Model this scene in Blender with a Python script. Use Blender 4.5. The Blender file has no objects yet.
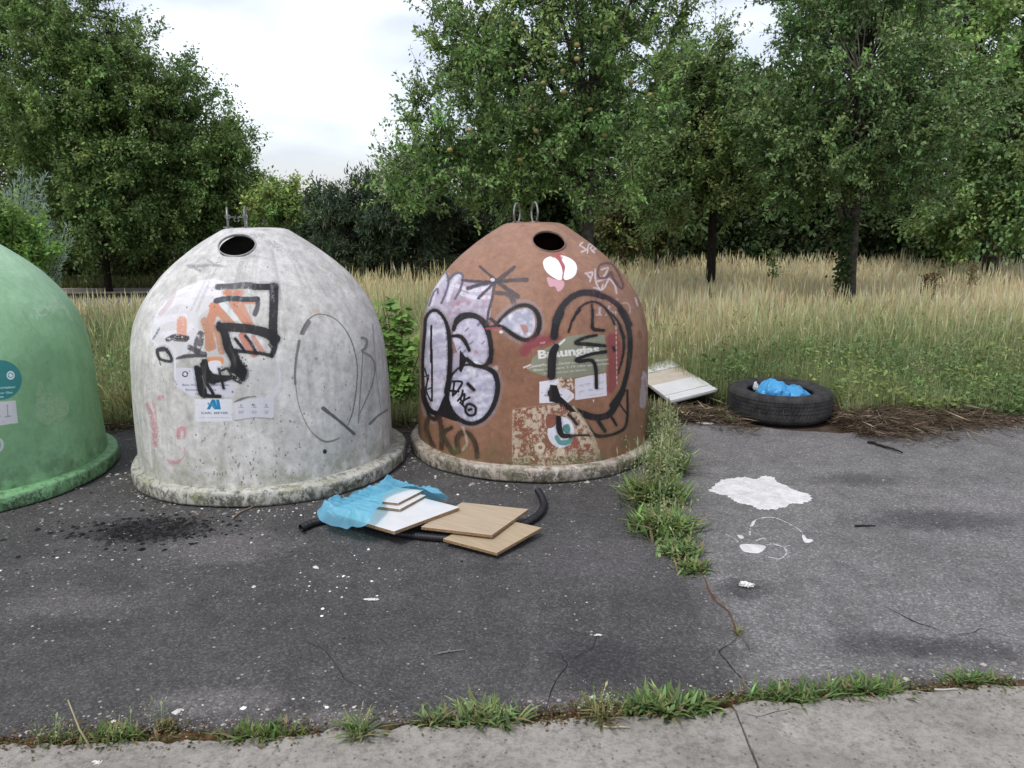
import bpy, bmesh, math, random
import numpy as np
from mathutils import Vector, noise as mnoise

# ------------------------------------------------------------------ camera, sky, sun, exposure
sc = bpy.context.scene
COL = sc.collection
CAM_H = 1.6
FPX = 766.27
PITCH = math.radians(12.79)
cam_d = bpy.data.cameras.new('camera')
cam = bpy.data.objects.new('camera', cam_d); COL.objects.link(cam)
cam.location = (0, 0, CAM_H); cam.rotation_euler = (math.pi/2 - PITCH, 0, 0)
cam_d.sensor_width = 36.0; cam_d.sensor_fit = 'HORIZONTAL'
cam_d.lens = FPX*36.0/1024
cam_d.clip_start = 0.05; cam_d.clip_end = 2000
sc.camera = cam
sc.view_settings.view_transform = 'Standard'
sc.view_settings.look = 'None'
sc.view_settings.gamma = 1
sc.view_settings.exposure = 0.57
sc.render.engine = 'CYCLES'
sc.cycles.max_bounces = 6
sc.cycles.transparent_max_bounces = 12
sc.cycles.use_denoising = True

SUN_EL, SUN_AZ = math.radians(58), math.radians(215)
world = bpy.data.worlds.new("World"); sc.world = world; world.use_nodes = True
wt = world.node_tree; wt.nodes.clear()
def WN(t, **k):
    n = wt.nodes.new(t)
    for a, b in k.items(): setattr(n, a, b)
    return n
w_out = WN('ShaderNodeOutputWorld'); w_bg = WN('ShaderNodeBackground'); w_bg2 = WN('ShaderNodeBackground')
w_sky = WN('ShaderNodeTexSky', sky_type='NISHITA', sun_disc=False, sun_elevation=SUN_EL, sun_rotation=SUN_AZ)
w_tc = WN('ShaderNodeTexCoord'); w_map = WN('ShaderNodeMapping'); w_map.inputs['Scale'].default_value = (1.0, 1.0, 2.6)
w_n = WN('ShaderNodeTexNoise'); w_n.inputs['Scale'].default_value = 2.1; w_n.inputs['Detail'].default_value = 5; w_n.inputs['Roughness'].default_value = 0.5
w_r = WN('ShaderNodeValToRGB')
w_r.color_ramp.elements[0].position = 0.45; w_r.color_ramp.elements[0].color = (0.34, 0.335, 0.385, 1)
w_r.color_ramp.elements[1].position = 0.64; w_r.color_ramp.elements[1].color = (0.72, 0.715, 0.725, 1)
w_add = WN('ShaderNodeAddShader')
w_bg.inputs['Strength'].default_value = 0.05
w_bg2.inputs['Strength'].default_value = 0.95
wl = wt.links.new
wl(w_sky.outputs[0], w_bg.inputs['Color']); wl(w_tc.outputs['Generated'], w_map.inputs[0]); wl(w_map.outputs[0], w_n.inputs['Vector'])
wl(w_n.outputs['Fac'], w_r.inputs[0]); wl(w_r.outputs[0], w_bg2.inputs['Color'])
wl(w_bg.outputs[0], w_add.inputs[0]); wl(w_bg2.outputs[0], w_add.inputs[1]); wl(w_add.outputs[0], w_out.inputs[0])
sun_d = bpy.data.lights.new('sun', 'SUN'); sun_d.energy = 1.5; sun_d.angle = math.radians(14); sun_d.color = (1.0, 0.965, 0.92)
sun = bpy.data.objects.new('sun', sun_d); COL.objects.link(sun)
_d = Vector((math.sin(SUN_AZ)*math.cos(SUN_EL), math.cos(SUN_AZ)*math.cos(SUN_EL), math.sin(SUN_EL)))
sun.rotation_euler = _d.to_track_quat('Z', 'Y').to_euler(); sun.location = (0, 0, 20)

# ------------------------------------------------------------------ helpers
rng = np.random.default_rng(7)
random.seed(7)
CT, ST = math.cos(PITCH), math.sin(PITCH)
def gp(px, py, z=0.0):
    """point of the horizontal plane z seen at that place of the photograph"""
    u = (px-512)/FPX; v = (384-py)/FPX
    k = (z-CAM_H)/(-ST+v*CT)
    return (u*k, (CT+v*ST)*k)
def at(px, py, Y):
    u = (px-512)/FPX; v = (384-py)/FPX
    k = Y/(CT+v*ST)
    return (u*k, Y, CAM_H+(-ST+v*CT)*k)
def project(P):
    x = P[..., 0]; y = P[..., 1]; z = P[..., 2]-CAM_H
    d = y*CT-z*ST; v = y*ST+z*CT
    return 512+FPX*x/d, 384-FPX*v/d

def tag(o, label=None, cat=None, group=None, kind=None):
    if label: o['label'] = label
    if cat: o['category'] = cat
    if group: o['group'] = group
    if kind: o['kind'] = kind
    return o
def empty(name, loc, label=None, cat=None, group=None):
    o = bpy.data.objects.new(name, None); COL.objects.link(o); o.location = loc; o.empty_display_size = .1
    return tag(o, label, cat, group)
def link(name, me, mats=None, parent=None):
    o = bpy.data.objects.new(name, me); COL.objects.link(o)
    if mats is not None:
        for m in (mats if isinstance(mats, (list, tuple)) else [mats]): me.materials.append(m)
    if parent is not None:
        o.parent = parent
        o.matrix_parent_inverse.identity()
    return o
def npmesh(name, V, F, cols=None, smooth=False, uv=None, loc=(0, 0, 0)):
    V = np.asarray(V, np.float32).reshape(-1, 3) - np.asarray(loc, np.float32)
    F = np.asarray(F, np.int32)
    k = F.shape[1]
    me = bpy.data.meshes.new(name)
    me.vertices.add(len(V)); me.vertices.foreach_set('co', V.ravel())
    me.loops.add(F.size); me.loops.foreach_set('vertex_index', F.ravel())
    me.polygons.add(len(F)); me.polygons.foreach_set('loop_start', np.arange(0, F.size, k, dtype=np.int32))
    if smooth: me.polygons.foreach_set('use_smooth', np.ones(len(F), bool))
    if cols is not None:
        a = me.color_attributes.new('col', 'FLOAT_COLOR', 'POINT')
        c = np.ones((len(V), 4), np.float32); c[:, :3] = cols; a.data.foreach_set('color', c.ravel())
    if uv is not None:
        l = me.uv_layers.new(name='uv'); l.data.foreach_set('uv', np.asarray(uv, np.float32).ravel())
    me.update(calc_edges=True)
    return me
def pymesh(name, V, F, smooth=False, loc=(0, 0, 0)):
    me = bpy.data.meshes.new(name)
    me.from_pydata([(v[0]-loc[0], v[1]-loc[1], v[2]-loc[2]) for v in V], [], F)
    if smooth:
        for p in me.polygons: p.use_smooth = True
    me.update(); return me
def catmull(pts, n=8, closed=False):
    P = np.asarray(pts, float)
    if len(P) < 3 and not closed:
        t = np.linspace(0, 1, n+1)[:, None]; return P[0]+(P[-1]-P[0])*t
    if closed: Q = np.vstack([P[-1], P, P[0], P[1]])
    else: Q = np.vstack([2*P[0]-P[1], P, 2*P[-1]-P[-2]])
    out = []
    for i in range(len(Q)-3):
        a, b, c, d = Q[i:i+4]
        for t in np.linspace(0, 1, n, endpoint=False):
            out.append(.5*((2*b)+(-a+c)*t+(2*a-5*b+4*c-d)*t*t+(-a+3*b-3*c+d)*t**3))
    if not closed: out.append(Q[-2])
    return np.array(out)
class Tubes:
    def __init__(s): s.V = []; s.F = []; s.n = 0
    def add(s, pts, rad, k=6, cap=True):
        P = np.asarray(pts, float); m = len(P)
        R = np.full(m, rad) if np.isscalar(rad) else np.asarray(rad, float)
        T = np.gradient(P, axis=0); T /= np.linalg.norm(T, axis=1)[:, None]+1e-9
        ref = np.array([0, 0, 1.]) if abs(T[0, 2]) < .9 else np.array([1., 0, 0])
        A = np.cross(T, ref); A /= np.linalg.norm(A, axis=1)[:, None]+1e-9
        B = np.cross(T, A)
        an = np.arange(k)*2*math.pi/k
        ring = P[:, None, :]+R[:, None, None]*(np.cos(an)[None, :, None]*A[:, None, :]+np.sin(an)[None, :, None]*B[:, None, :])
        s.V.append(ring.reshape(-1, 3))
        i = np.arange(m-1)[:, None]*k; j = np.arange(k)[None, :]; j2 = (j+1) % k
        F = np.stack([i+j, i+j2, i+k+j2, i+k+j], -1).reshape(-1, 4)+s.n
        s.F.append(F); s.n += m*k
        if cap:
            c = np.array([P[0], P[-1]]); s.V.append(c)
            jj = np.arange(k)
            s.F.append(np.stack([np.full(k, s.n), (jj+1) % k+s.n-m*k, jj+s.n-m*k, np.full(k, s.n)], -1)[:, [0, 1, 2, 2]])
            s.F.append(np.stack([np.full(k, s.n+1), jj+s.n-k, (jj+1) % k+s.n-k, np.full(k, s.n+1)], -1)[:, [0, 1, 2, 2]])
            s.n += 2
    def build(s, name, m, parent=None, loc=(0, 0, 0), smooth=True):
        V = np.vstack(s.V); F = np.vstack(s.F)
        me = bpy.data.meshes.new(name)
        V = V-np.asarray(loc)
        me.from_pydata(V.tolist(), [], [tuple(dict.fromkeys(f)) for f in F.tolist()])
        if smooth: me.polygons.foreach_set('use_smooth', np.ones(len(me.polygons), bool))
        me.update()
        return link(name, me, m, parent)

# ------------------------------------------------------------------ material helpers
def newmat(name, rough=.8, spec=.3):
    m = bpy.data.materials.new(name); m.use_nodes = True
    nt = m.node_tree; b = nt.nodes['Principled BSDF']
    b.inputs['Roughness'].default_value = rough
    b.inputs['Specular IOR Level'].default_value = spec
    return m, nt, b
class NB:
    """small node builder"""
    def __init__(s, nt): s.nt = nt
    def n(s, t, **k):
        n = s.nt.nodes.new(t)
        for a, b in k.items(): setattr(n, a, b)
        return n
    def l(s, a, b): s.nt.links.new(a, b)
    def coord(s, scale=(1, 1, 1), loc=(0, 0, 0)):
        tc = s.n('ShaderNodeTexCoord'); mp = s.n('ShaderNodeMapping')
        mp.inputs['Scale'].default_value = scale; mp.inputs['Location'].default_value = loc
        s.l(tc.outputs['Object'], mp.inputs[0]); return mp.outputs[0]
    def noise(s, vec, scale, detail=4, rough=.55, dist=0):
        n = s.n('ShaderNodeTexNoise'); n.inputs['Scale'].default_value = scale; n.inputs['Detail'].default_value = detail
        n.inputs['Roughness'].default_value = rough; n.inputs['Distortion'].default_value = dist
        if vec is not None: s.l(vec, n.inputs['Vector'])
        return n.outputs['Fac']
    def ramp(s, fac, stops):
        r = s.n('ShaderNodeValToRGB'); e = r.color_ramp.elements
        while len(e) > len(stops): e.remove(e[-1])
        while len(e) < len(stops): e.new(.5)
        for el, (p, c) in zip(e, stops):
            el.position = p; el.color = (c, c, c, 1) if np.isscalar(c) else (*c, 1)
        s.l(fac, r.inputs[0]); return r.outputs[0]
    def mix(s, fac, a, b, mode='MIX'):
        m = s.n('ShaderNodeMix', data_type='RGBA', blend_type=mode)
        for sock, v in ((m.inputs[0], fac), (m.inputs[6], a), (m.inputs[7], b)):
            if isinstance(v, bpy.types.NodeSocket): s.l(v, sock)
            elif np.isscalar(v): sock.default_value = v
            else: sock.default_value = (*v, 1)
        return m.outputs[2]
    def math(s, op, a, b=0.0, c=0.0, clamp=False):
        m = s.n('ShaderNodeMath', operation=op, use_clamp=clamp)
        for i, v in enumerate((a, b, c)):
            if isinstance(v, bpy.types.NodeSocket): s.l(v, m.inputs[i])
            else: m.inputs[i].default_value = v
        return m.outputs[0]
    def sep(s, vec):
        n = s.n('ShaderNodeSeparateXYZ'); s.l(vec, n.inputs[0]); return n.outputs
    def bump(s, h, strength, dist=.01):
        n = s.n('ShaderNodeBump'); n.inputs['Strength'].default_value = strength; n.inputs['Distance'].default_value = dist
        s.l(h, n.inputs['Height']); return n.outputs[0]
def simple(name, c, rough=.7, spec=.3, var=.25, scale=12, bump=0., bscale=60, c2=None, metallic=0):
    m, nt, b = newmat(name, rough, spec); B = NB(nt); v = B.coord()
    c2 = c2 or tuple(x*(1-var) for x in c)
    col = B.mix(B.ramp(B.noise(v, scale, 5), [(.35, 0.), (.65, 1.)]), c2, c)
    B.l(col, b.inputs['Base Color'])
    b.inputs['Metallic'].default_value = metallic
    if bump: B.l(B.bump(B.noise(v, bscale, 4), bump, .01), b.inputs['Normal'])
    return m
def plantmat(name, trans=.35, rough=.55, spec=.25):
    m, nt, b = newmat(name, rough, spec); B = NB(nt)
    a = B.n('ShaderNodeAttribute', attribute_name='col')
    B.l(a.outputs['Color'], b.inputs['Base Color'])
    t = B.n('ShaderNodeBsdfTranslucent'); B.l(a.outputs['Color'], t.inputs['Color'])
    x = B.n('ShaderNodeMixShader'); x.inputs[0].default_value = trans
    B.l(b.outputs[0], x.inputs[1]); B.l(t.outputs[0], x.inputs[2])
    B.l(x.outputs[0], nt.nodes['Material Output'].inputs[0])
    return m
M_LEAF = plantmat('leaf_green', .38, .5)
M_GRASS = plantmat('grass_blade', .40, .65)
M_BARK = simple('bark', (.11, .095, .08), .95, .1, .6, 20, .8, 35)
M_BARKD = simple('dark_bark', (.035, .03, .025), .95, .1, .5, 20, .8, 35)
M_STEM = simple('green_stem', (.16, .2, .07), .8, .2)
M_DRYSTEM = simple('dry_stem', (.25, .14, .07), .85, .1)

# asphalt ------------------------------------------------------------
SEAM = [gp(640, 470), gp(668, 540), gp(705, 582), gp(732, 635), gp(748, 690), gp(752, 716)]
def asphalt_mat():
    m, nt, b = newmat('weathered_asphalt', .9, .25); B = NB(nt); v = B.coord(); xyz = B.sep(v)
    big = B.noise(v, 1.6, 10, .72)
    med = B.noise(v, 6, 6, .65)
    # older left patch and paler right patch meet along the overgrown seam
    wob = B.math('MULTIPLY', B.math('SUBTRACT', B.noise(v, 2.5, 3), .5), .35)
    t = B.math('ADD', B.math('SUBTRACT', xyz[0], .83), wob)
    side = B.ramp(B.math('MULTIPLY_ADD', t, 2.5, .5, True), [(.2, 0.), (.8, 1.)])
    left = B.ramp(big, [(.3, (.060, .058, .0565)), (.5, (.079, .0765, .0745)), (.72, (.104, .101, .098))])
    right = B.ramp(big, [(.3, (.145, .140, .136)), (.5, (.180, .174, .169)), (.72, (.215, .209, .203))])
    c = B.mix(side, left, right)
    # damp dark streaks on the right half
    mp = B.n('ShaderNodeMapping'); mp.inputs['Rotation'].default_value = (0, 0, math.radians(35)); mp.inputs['Scale'].default_value = (1, .32, 1)
    B.l(v, mp.inputs[0])
    streak = B.ramp(B.noise(mp.outputs[0], 2.3, 10, .75, .4), [(.52, 0.), (.64, 1.)])
    c = B.mix(B.math('MULTIPLY', streak, .30), c, (.055, .052, .052))
    # dust
    dust = B.ramp(B.noise(v, 2.8, 7, .7), [(.54, 0.), (.75, 1.)])
    c = B.mix(B.math('MULTIPLY', dust, .45), c, (.17, .16, .15))
    c = B.mix(.55, c, B.ramp(med, [(.3, (.45, .45, .45)), (.7, (1, 1, 1))]), 'MULTIPLY')
    # single places: soot by the white container, oil spots, pale dust by the kerb
    def spot(cx, cy, rx, ry, col, strength, hard=.6):
        nonlocal c
        dx = B.math('DIVIDE', B.math('SUBTRACT', xyz[0], cx), rx); dy = B.math('DIVIDE', B.math('SUBTRACT', xyz[1], cy), ry)
        d = B.math('SQRT', B.math('ADD', B.math('POWER', B.math('ABSOLUTE', dx), 2.), B.math('POWER', B.math('ABSOLUTE', dy), 2.)))
        d = B.math('ADD', d, B.math('MULTIPLY', B.math('SUBTRACT', B.noise(v, 7, 10, .8), .5), 2.6))
        c = B.mix(B.math('MULTIPLY', B.ramp(d, [(hard, 1.), (1.05, 0.)]), strength*.85), c, col)
    for px, py, rx, ry, col, s_ in ((148, 530, .34, .19, (.006, .006, .006), .95), (745, 588, .16, .11, (.03, .028, .03), .8), (225, 548, .38, .25, (.16, .15, .145), .6),
                                (60, 605, .30, .16, (.15, .14, .135), .5), (940, 520, .55, .18, (.045, .042, .045), .75), (860, 480, .4, .14, (.055, .05, .05), .6),
                                (885, 645, .3, .1, (.05, .047, .05), .6), (960, 650, .35, .1, (.04, .037, .04), .7), (600, 660, .22, .18, (.035, .033, .035), .7),
                                (215, 700, .3, .09, (.17, .16, .15), .6), (560, 700, .2, .05, (.14, .13, .13), .5), (880, 685, .4, .07, (.045, .04, .038), .7),
                                (1000, 500, .6, .3, (.21, .2, .195), .5), (330, 720, .35, .07, (.16, .15, .14), .5), (600, 560, .5, .35, (.10, .095, .095), .6), (775, 445, .9, .2, (.17, .16, .16), .5)):
        X, Y = gp(px, py); spot(X, Y, rx, ry, col, s_, .45)
    # aggregate: pale and dark grains
    vo = B.n('ShaderNodeTexVoronoi'); vo.inputs['Scale'].default_value = 125; B.l(v, vo.inputs['Vector'])
    sepc = B.n('ShaderNodeSeparateColor'); B.l(vo.outputs['Color'], sepc.inputs[0])
    grain = B.ramp(sepc.outputs[0], [(.0, .70), (.5, .98), (.84, 1.22), (1., 1.75)])
    c = B.mix(1., c, grain, 'MULTIPLY')
    vo2 = B.n('ShaderNodeTexVoronoi'); vo2.inputs['Scale'].default_value = 46; B.l(v, vo2.inputs['Vector'])
    s2 = B.n('ShaderNodeSeparateColor'); B.l(vo2.outputs['Color'], s2.inputs[0])
    fleck = B.math('MULTIPLY', B.math('GREATER_THAN', s2.outputs[1], .955), B.math('LESS_THAN', vo2.outputs['Distance'], .25))
    c = B.mix(B.math('MULTIPLY', fleck, .8), c, (.36, .35, .33))
    B.l(c, b.inputs['Base Color'])
    h = B.math('ADD', B.math('MULTIPLY', vo.outputs['Distance'], -.8), B.math('MULTIPLY', B.noise(v, 40, 5), 1.0))
    B.l(B.bump(h, .6, .005), b.inputs['Normal'])
    B.l(B.ramp(big, [(.3, .7), (.7, .95)]), b.inputs['Roughness'])
    return m
def concrete_mat():
    m, nt, b = newmat('worn_concrete', .92, .2); B = NB(nt); v = B.coord()
    c = B.ramp(B.noise(v, 3, 7, .65), [(.3, (.27, .25, .22)), (.5, (.37, .345, .305)), (.7, (.44, .415, .37))])
    c = B.mix(.6, c, B.ramp(B.noise(v, 34, 10, .85), [(.40, .30), (.54, 1.)]), 'MULTIPLY')
    c = B.mix(B.math('MULTIPLY', B.ramp(B.noise(v, 1.7, 10, .75, .3), [(.52, 0.), (.6, 1.)]), .35), c, (.17, .16, .145))
    pit = B.n('ShaderNodeTexVoronoi'); pit.inputs['Scale'].default_value = 60; B.l(v, pit.inputs['Vector'])
    pc = B.n('ShaderNodeSeparateColor'); B.l(pit.outputs['Color'], pc.inputs[0])
    pm = B.math('MULTIPLY', B.math('GREATER_THAN', pc.outputs[0], .86), B.math('LESS_THAN', pit.outputs['Distance'], .32))
    c = B.mix(B.math('MULTIPLY', pm, .6), c, (.10, .09, .08))
    B.l(c, b.inputs['Base Color'])
    B.l(B.bump(B.math('SUBTRACT', B.noise(v, 55, 9, .8), pm), .8, .010), b.inputs['Normal'])
    return m
M_ASPH = asphalt_mat(); M_CONC = concrete_mat()
M_SOIL = simple('soil', (.095, .07, .052), .95, .1, .6, 9, .8, 40, c2=(.05, .035, .022))
M_FIELD = simple('field_soil', (.075, .075, .035), .95, .1, .6, 1.5, .5, 20, c2=(.04, .042, .02))
M_MOSS = simple('moss_soil', (.17, .085, .04), .95, .1, .6, 30, 1., 90, c2=(.05, .055, .02))

# ------------------------------------------------------------------ the ground
S = 600
for nm, V, m in (('ground', [(-S, -S, -.03), (S, -S, -.03), (S, S, -.03), (-S, S, -.03)], M_FIELD),):
    tag(link(nm, pymesh(nm, V, [(0, 1, 2, 3)]), m), kind='structure')
def sheet(name, outline, z, m, thick=.0):
    bm = bmesh.new()
    vs = [bm.verts.new((x, y, z)) for x, y in outline]
    f = bm.faces.new(vs)
    if f.normal.z < 0 or True:
        bm.normal_update()
        if f.normal.z < 0: f.normal_flip()
    if thick:
        r = bmesh.ops.extrude_face_region(bm, geom=[f])
        for e in r['geom']:
            if isinstance(e, bmesh.types.BMVert): e.co.z -= thick
        # top stays, extruded part is the underside
        bmesh.ops.recalc_face_normals(bm, faces=bm.faces)
    bmesh.ops.triangulate(bm, faces=[f for f in bm.faces if len(f.verts) > 4])
    me = bpy.data.meshes.new(name); bm.to_mesh(me); bm.free()
    return tag(link(name, me, m), kind='structure')
def rough_line(pts, step=.03, amp=.02, seed=0, f=6):
    P = np.array(pts, float); out = []
    for a, b in zip(P[:-1], P[1:]):
        n = max(2, int(np.linalg.norm(b-a)/step))
        for t in np.linspace(0, 1, n, endpoint=False): out.append(a+(b-a)*t)
    out.append(P[-1]); res = []
    for x, y in out:
        res.append((x+amp*.5*mnoise.fractal(Vector((x*f, y*f, seed+5.)), 1, 2, 4), y+amp*mnoise.fractal(Vector((x*f, y*f, seed+.5)), 1, 2, 4)))
    return res
KERB = [(-6, gp(0, 752)[1]-.36), gp(0, 750), gp(200, 742), gp(400, 732), gp(560, 722), gp(735, 706), gp(860, 700), gp(1024, 688), (6, gp(1024, 688)[1]+.35)]
EDGE = [(-14, 5.5), (-6, 5.45), gp(60, 436), gp(130, 430), gp(300, 430), gp(420, 430), gp(560, 424), gp(650, 420), gp(718, 421), gp(745, 428), gp(840, 433), gp(900, 430), gp(950, 424), gp(1024, 422), (8, 6.0), (14, 6.2)]
front = rough_line([(x, y+.05) for x, y in KERB], .02, .045, 1, 7)
back = rough_line(EDGE, .06, .07, 2, 3)
sheet('asphalt', front+back[::-1], 0.0, M_ASPH, .028)
sheet('soil_strip', rough_line([(x, y-.06) for x, y in KERB], .05, .01, 3)+[(x, y+.07) for x, y in KERB][::-1], -.008, M_MOSS)
sheet('edge_soil', [(x, y-.3) for x, y in EDGE]+rough_line([(x, y+.75) for x, y in EDGE], .1, .15, 4, 2)[::-1], -.012, M_SOIL)
# concrete slabs in front, a joint between them
JX0 = gp(733, 710); JX1 = gp(756, 768); dj = np.array(JX1)-np.array(JX0); dj /= np.linalg.norm(dj)
JF = (JX1[0]+dj[0]*3.2, JX1[1]+dj[1]*3.2)
kl = [p for p in KERB if p[0] < JX0[0]-.05]; kr = [p for p in KERB if p[0] > JX0[0]+.05]
slabL = rough_line(kl+[(JX0[0]-.003, JX0[1]-.01)], .015, .030, 6, 12)+rough_line([(JX0[0]-.003, JX0[1]-.03), (JF[0]-.003, JF[1])], .02, .004, 7, 20)+[(-6, JF[1])]
slabR = rough_line([(JX0[0]+.003, JX0[1]-.03), (JF[0]+.003, JF[1])], .02, .004, 8, 20)[::-1]+rough_line([(JX0[0]+.008, JX0[1]+.005)]+kr, .015, .024, 9, 12)+[(6, JF[1])]
sheet('concrete_slab', slabL, .012, M_CONC, .05)
sheet('concrete_slab', slabR, .016, M_CONC, .05)
sheet('concrete_slab', [(-6, JF[1]-.01), (6, JF[1]-.01), (6, -6), (-6, -6)], .012, M_CONC, .05)
# road and pale path far on the left
M_ROAD = simple('side_road_asphalt', (.17, .16, .16), .9, .2, .3, 3)
M_PATH = simple('pale_path', (.42, .38, .32), .9, .2, .3, 4)
M_VERGE = simple('verge', (.19, .19, .075), .95, .1, .5, 3, c2=(.12, .13, .05))
sheet('side_road', [(-30, 10.6), (-5.2, 11.6), (-4.6, 14.6), (-30, 13.4)], -.02, M_ROAD)
sheet('side_path', [(-30, 14.2), (-4.2, 15.6), (-4.0, 16.4), (-30, 15.2)], .0, M_PATH, .03)
sheet('verge', [(-30, 15.4), (-4., 16.6), (-2, 24), (-30, 24)], -.015, M_VERGE)
# cracks: thin irregular fissures filled with dark dirt
M_CRACK = simple('crack_dirt', (.02, .018, .017), .95, .1)
M_CRACKR = simple('crack_moss', (.13, .06, .035), .95, .1)
def crack(pts, w, m=M_CRACK, seed=0, z=.003):
    P = catmull(rough_line(pts, .05, .03, seed, 9), 3)
    T = np.gradient(P, axis=0); N = np.stack([-T[:, 1], T[:, 0]], 1); N /= np.linalg.norm(N, axis=1)[:, None]+1e-9
    V = []; F = []
    for i, (p, n) in enumerate(zip(P, N)):
        k = w*(.35+.9*abs(mnoise.noise(Vector((p[0]*14, p[1]*14, seed)))))*math.sin(math.pi*min(1, max(.08, i/(len(P)-1)*.92+.06)))
        V += [(p[0]-n[0]*k, p[1]-n[1]*k, z), (p[0]+n[0]*k, p[1]+n[1]*k, z)]
        if i: F.append((2*i-2, 2*i-1, 2*i+1, 2*i))
    tag(link('crack', pymesh('crack', V, F), m), kind='structure')
crack([gp(700, 572), gp(712, 596), gp(728, 612), gp(738, 636)], .008, M_CRACKR, 1)
crack([gp(738, 636), gp(720, 652), gp(735, 672), gp(755, 694)], .004, M_CRACK, 2)
crack([gp(742, 640), gp(752, 655)], .003, M_CRACK, 3)
crack([gp(545, 705), gp(552, 685), gp(568, 668), gp(560, 650)], .003, M_CRACK, 4)
crack([gp(888, 608), gp(915, 622), gp(950, 637)], .006, M_CRACK, 5)
crack([gp(300, 640), gp(330, 655), gp(345, 680), gp(380, 700)], .002, M_CRACK, 6)
crack([gp(568, 668), gp(590, 652), gp(600, 630)], .002, M_CRACK, 7)
crack([gp(950, 637), gp(985, 630), gp(1020, 640)], .003, M_CRACK, 8)
crack([gp(760, 694), gp(790, 680), gp(815, 684)], .002, M_CRACK, 9)
crack([gp(740, 716), gp(760, 722), gp(800, 712)], .002, M_CRACK, 12, .018)

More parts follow.
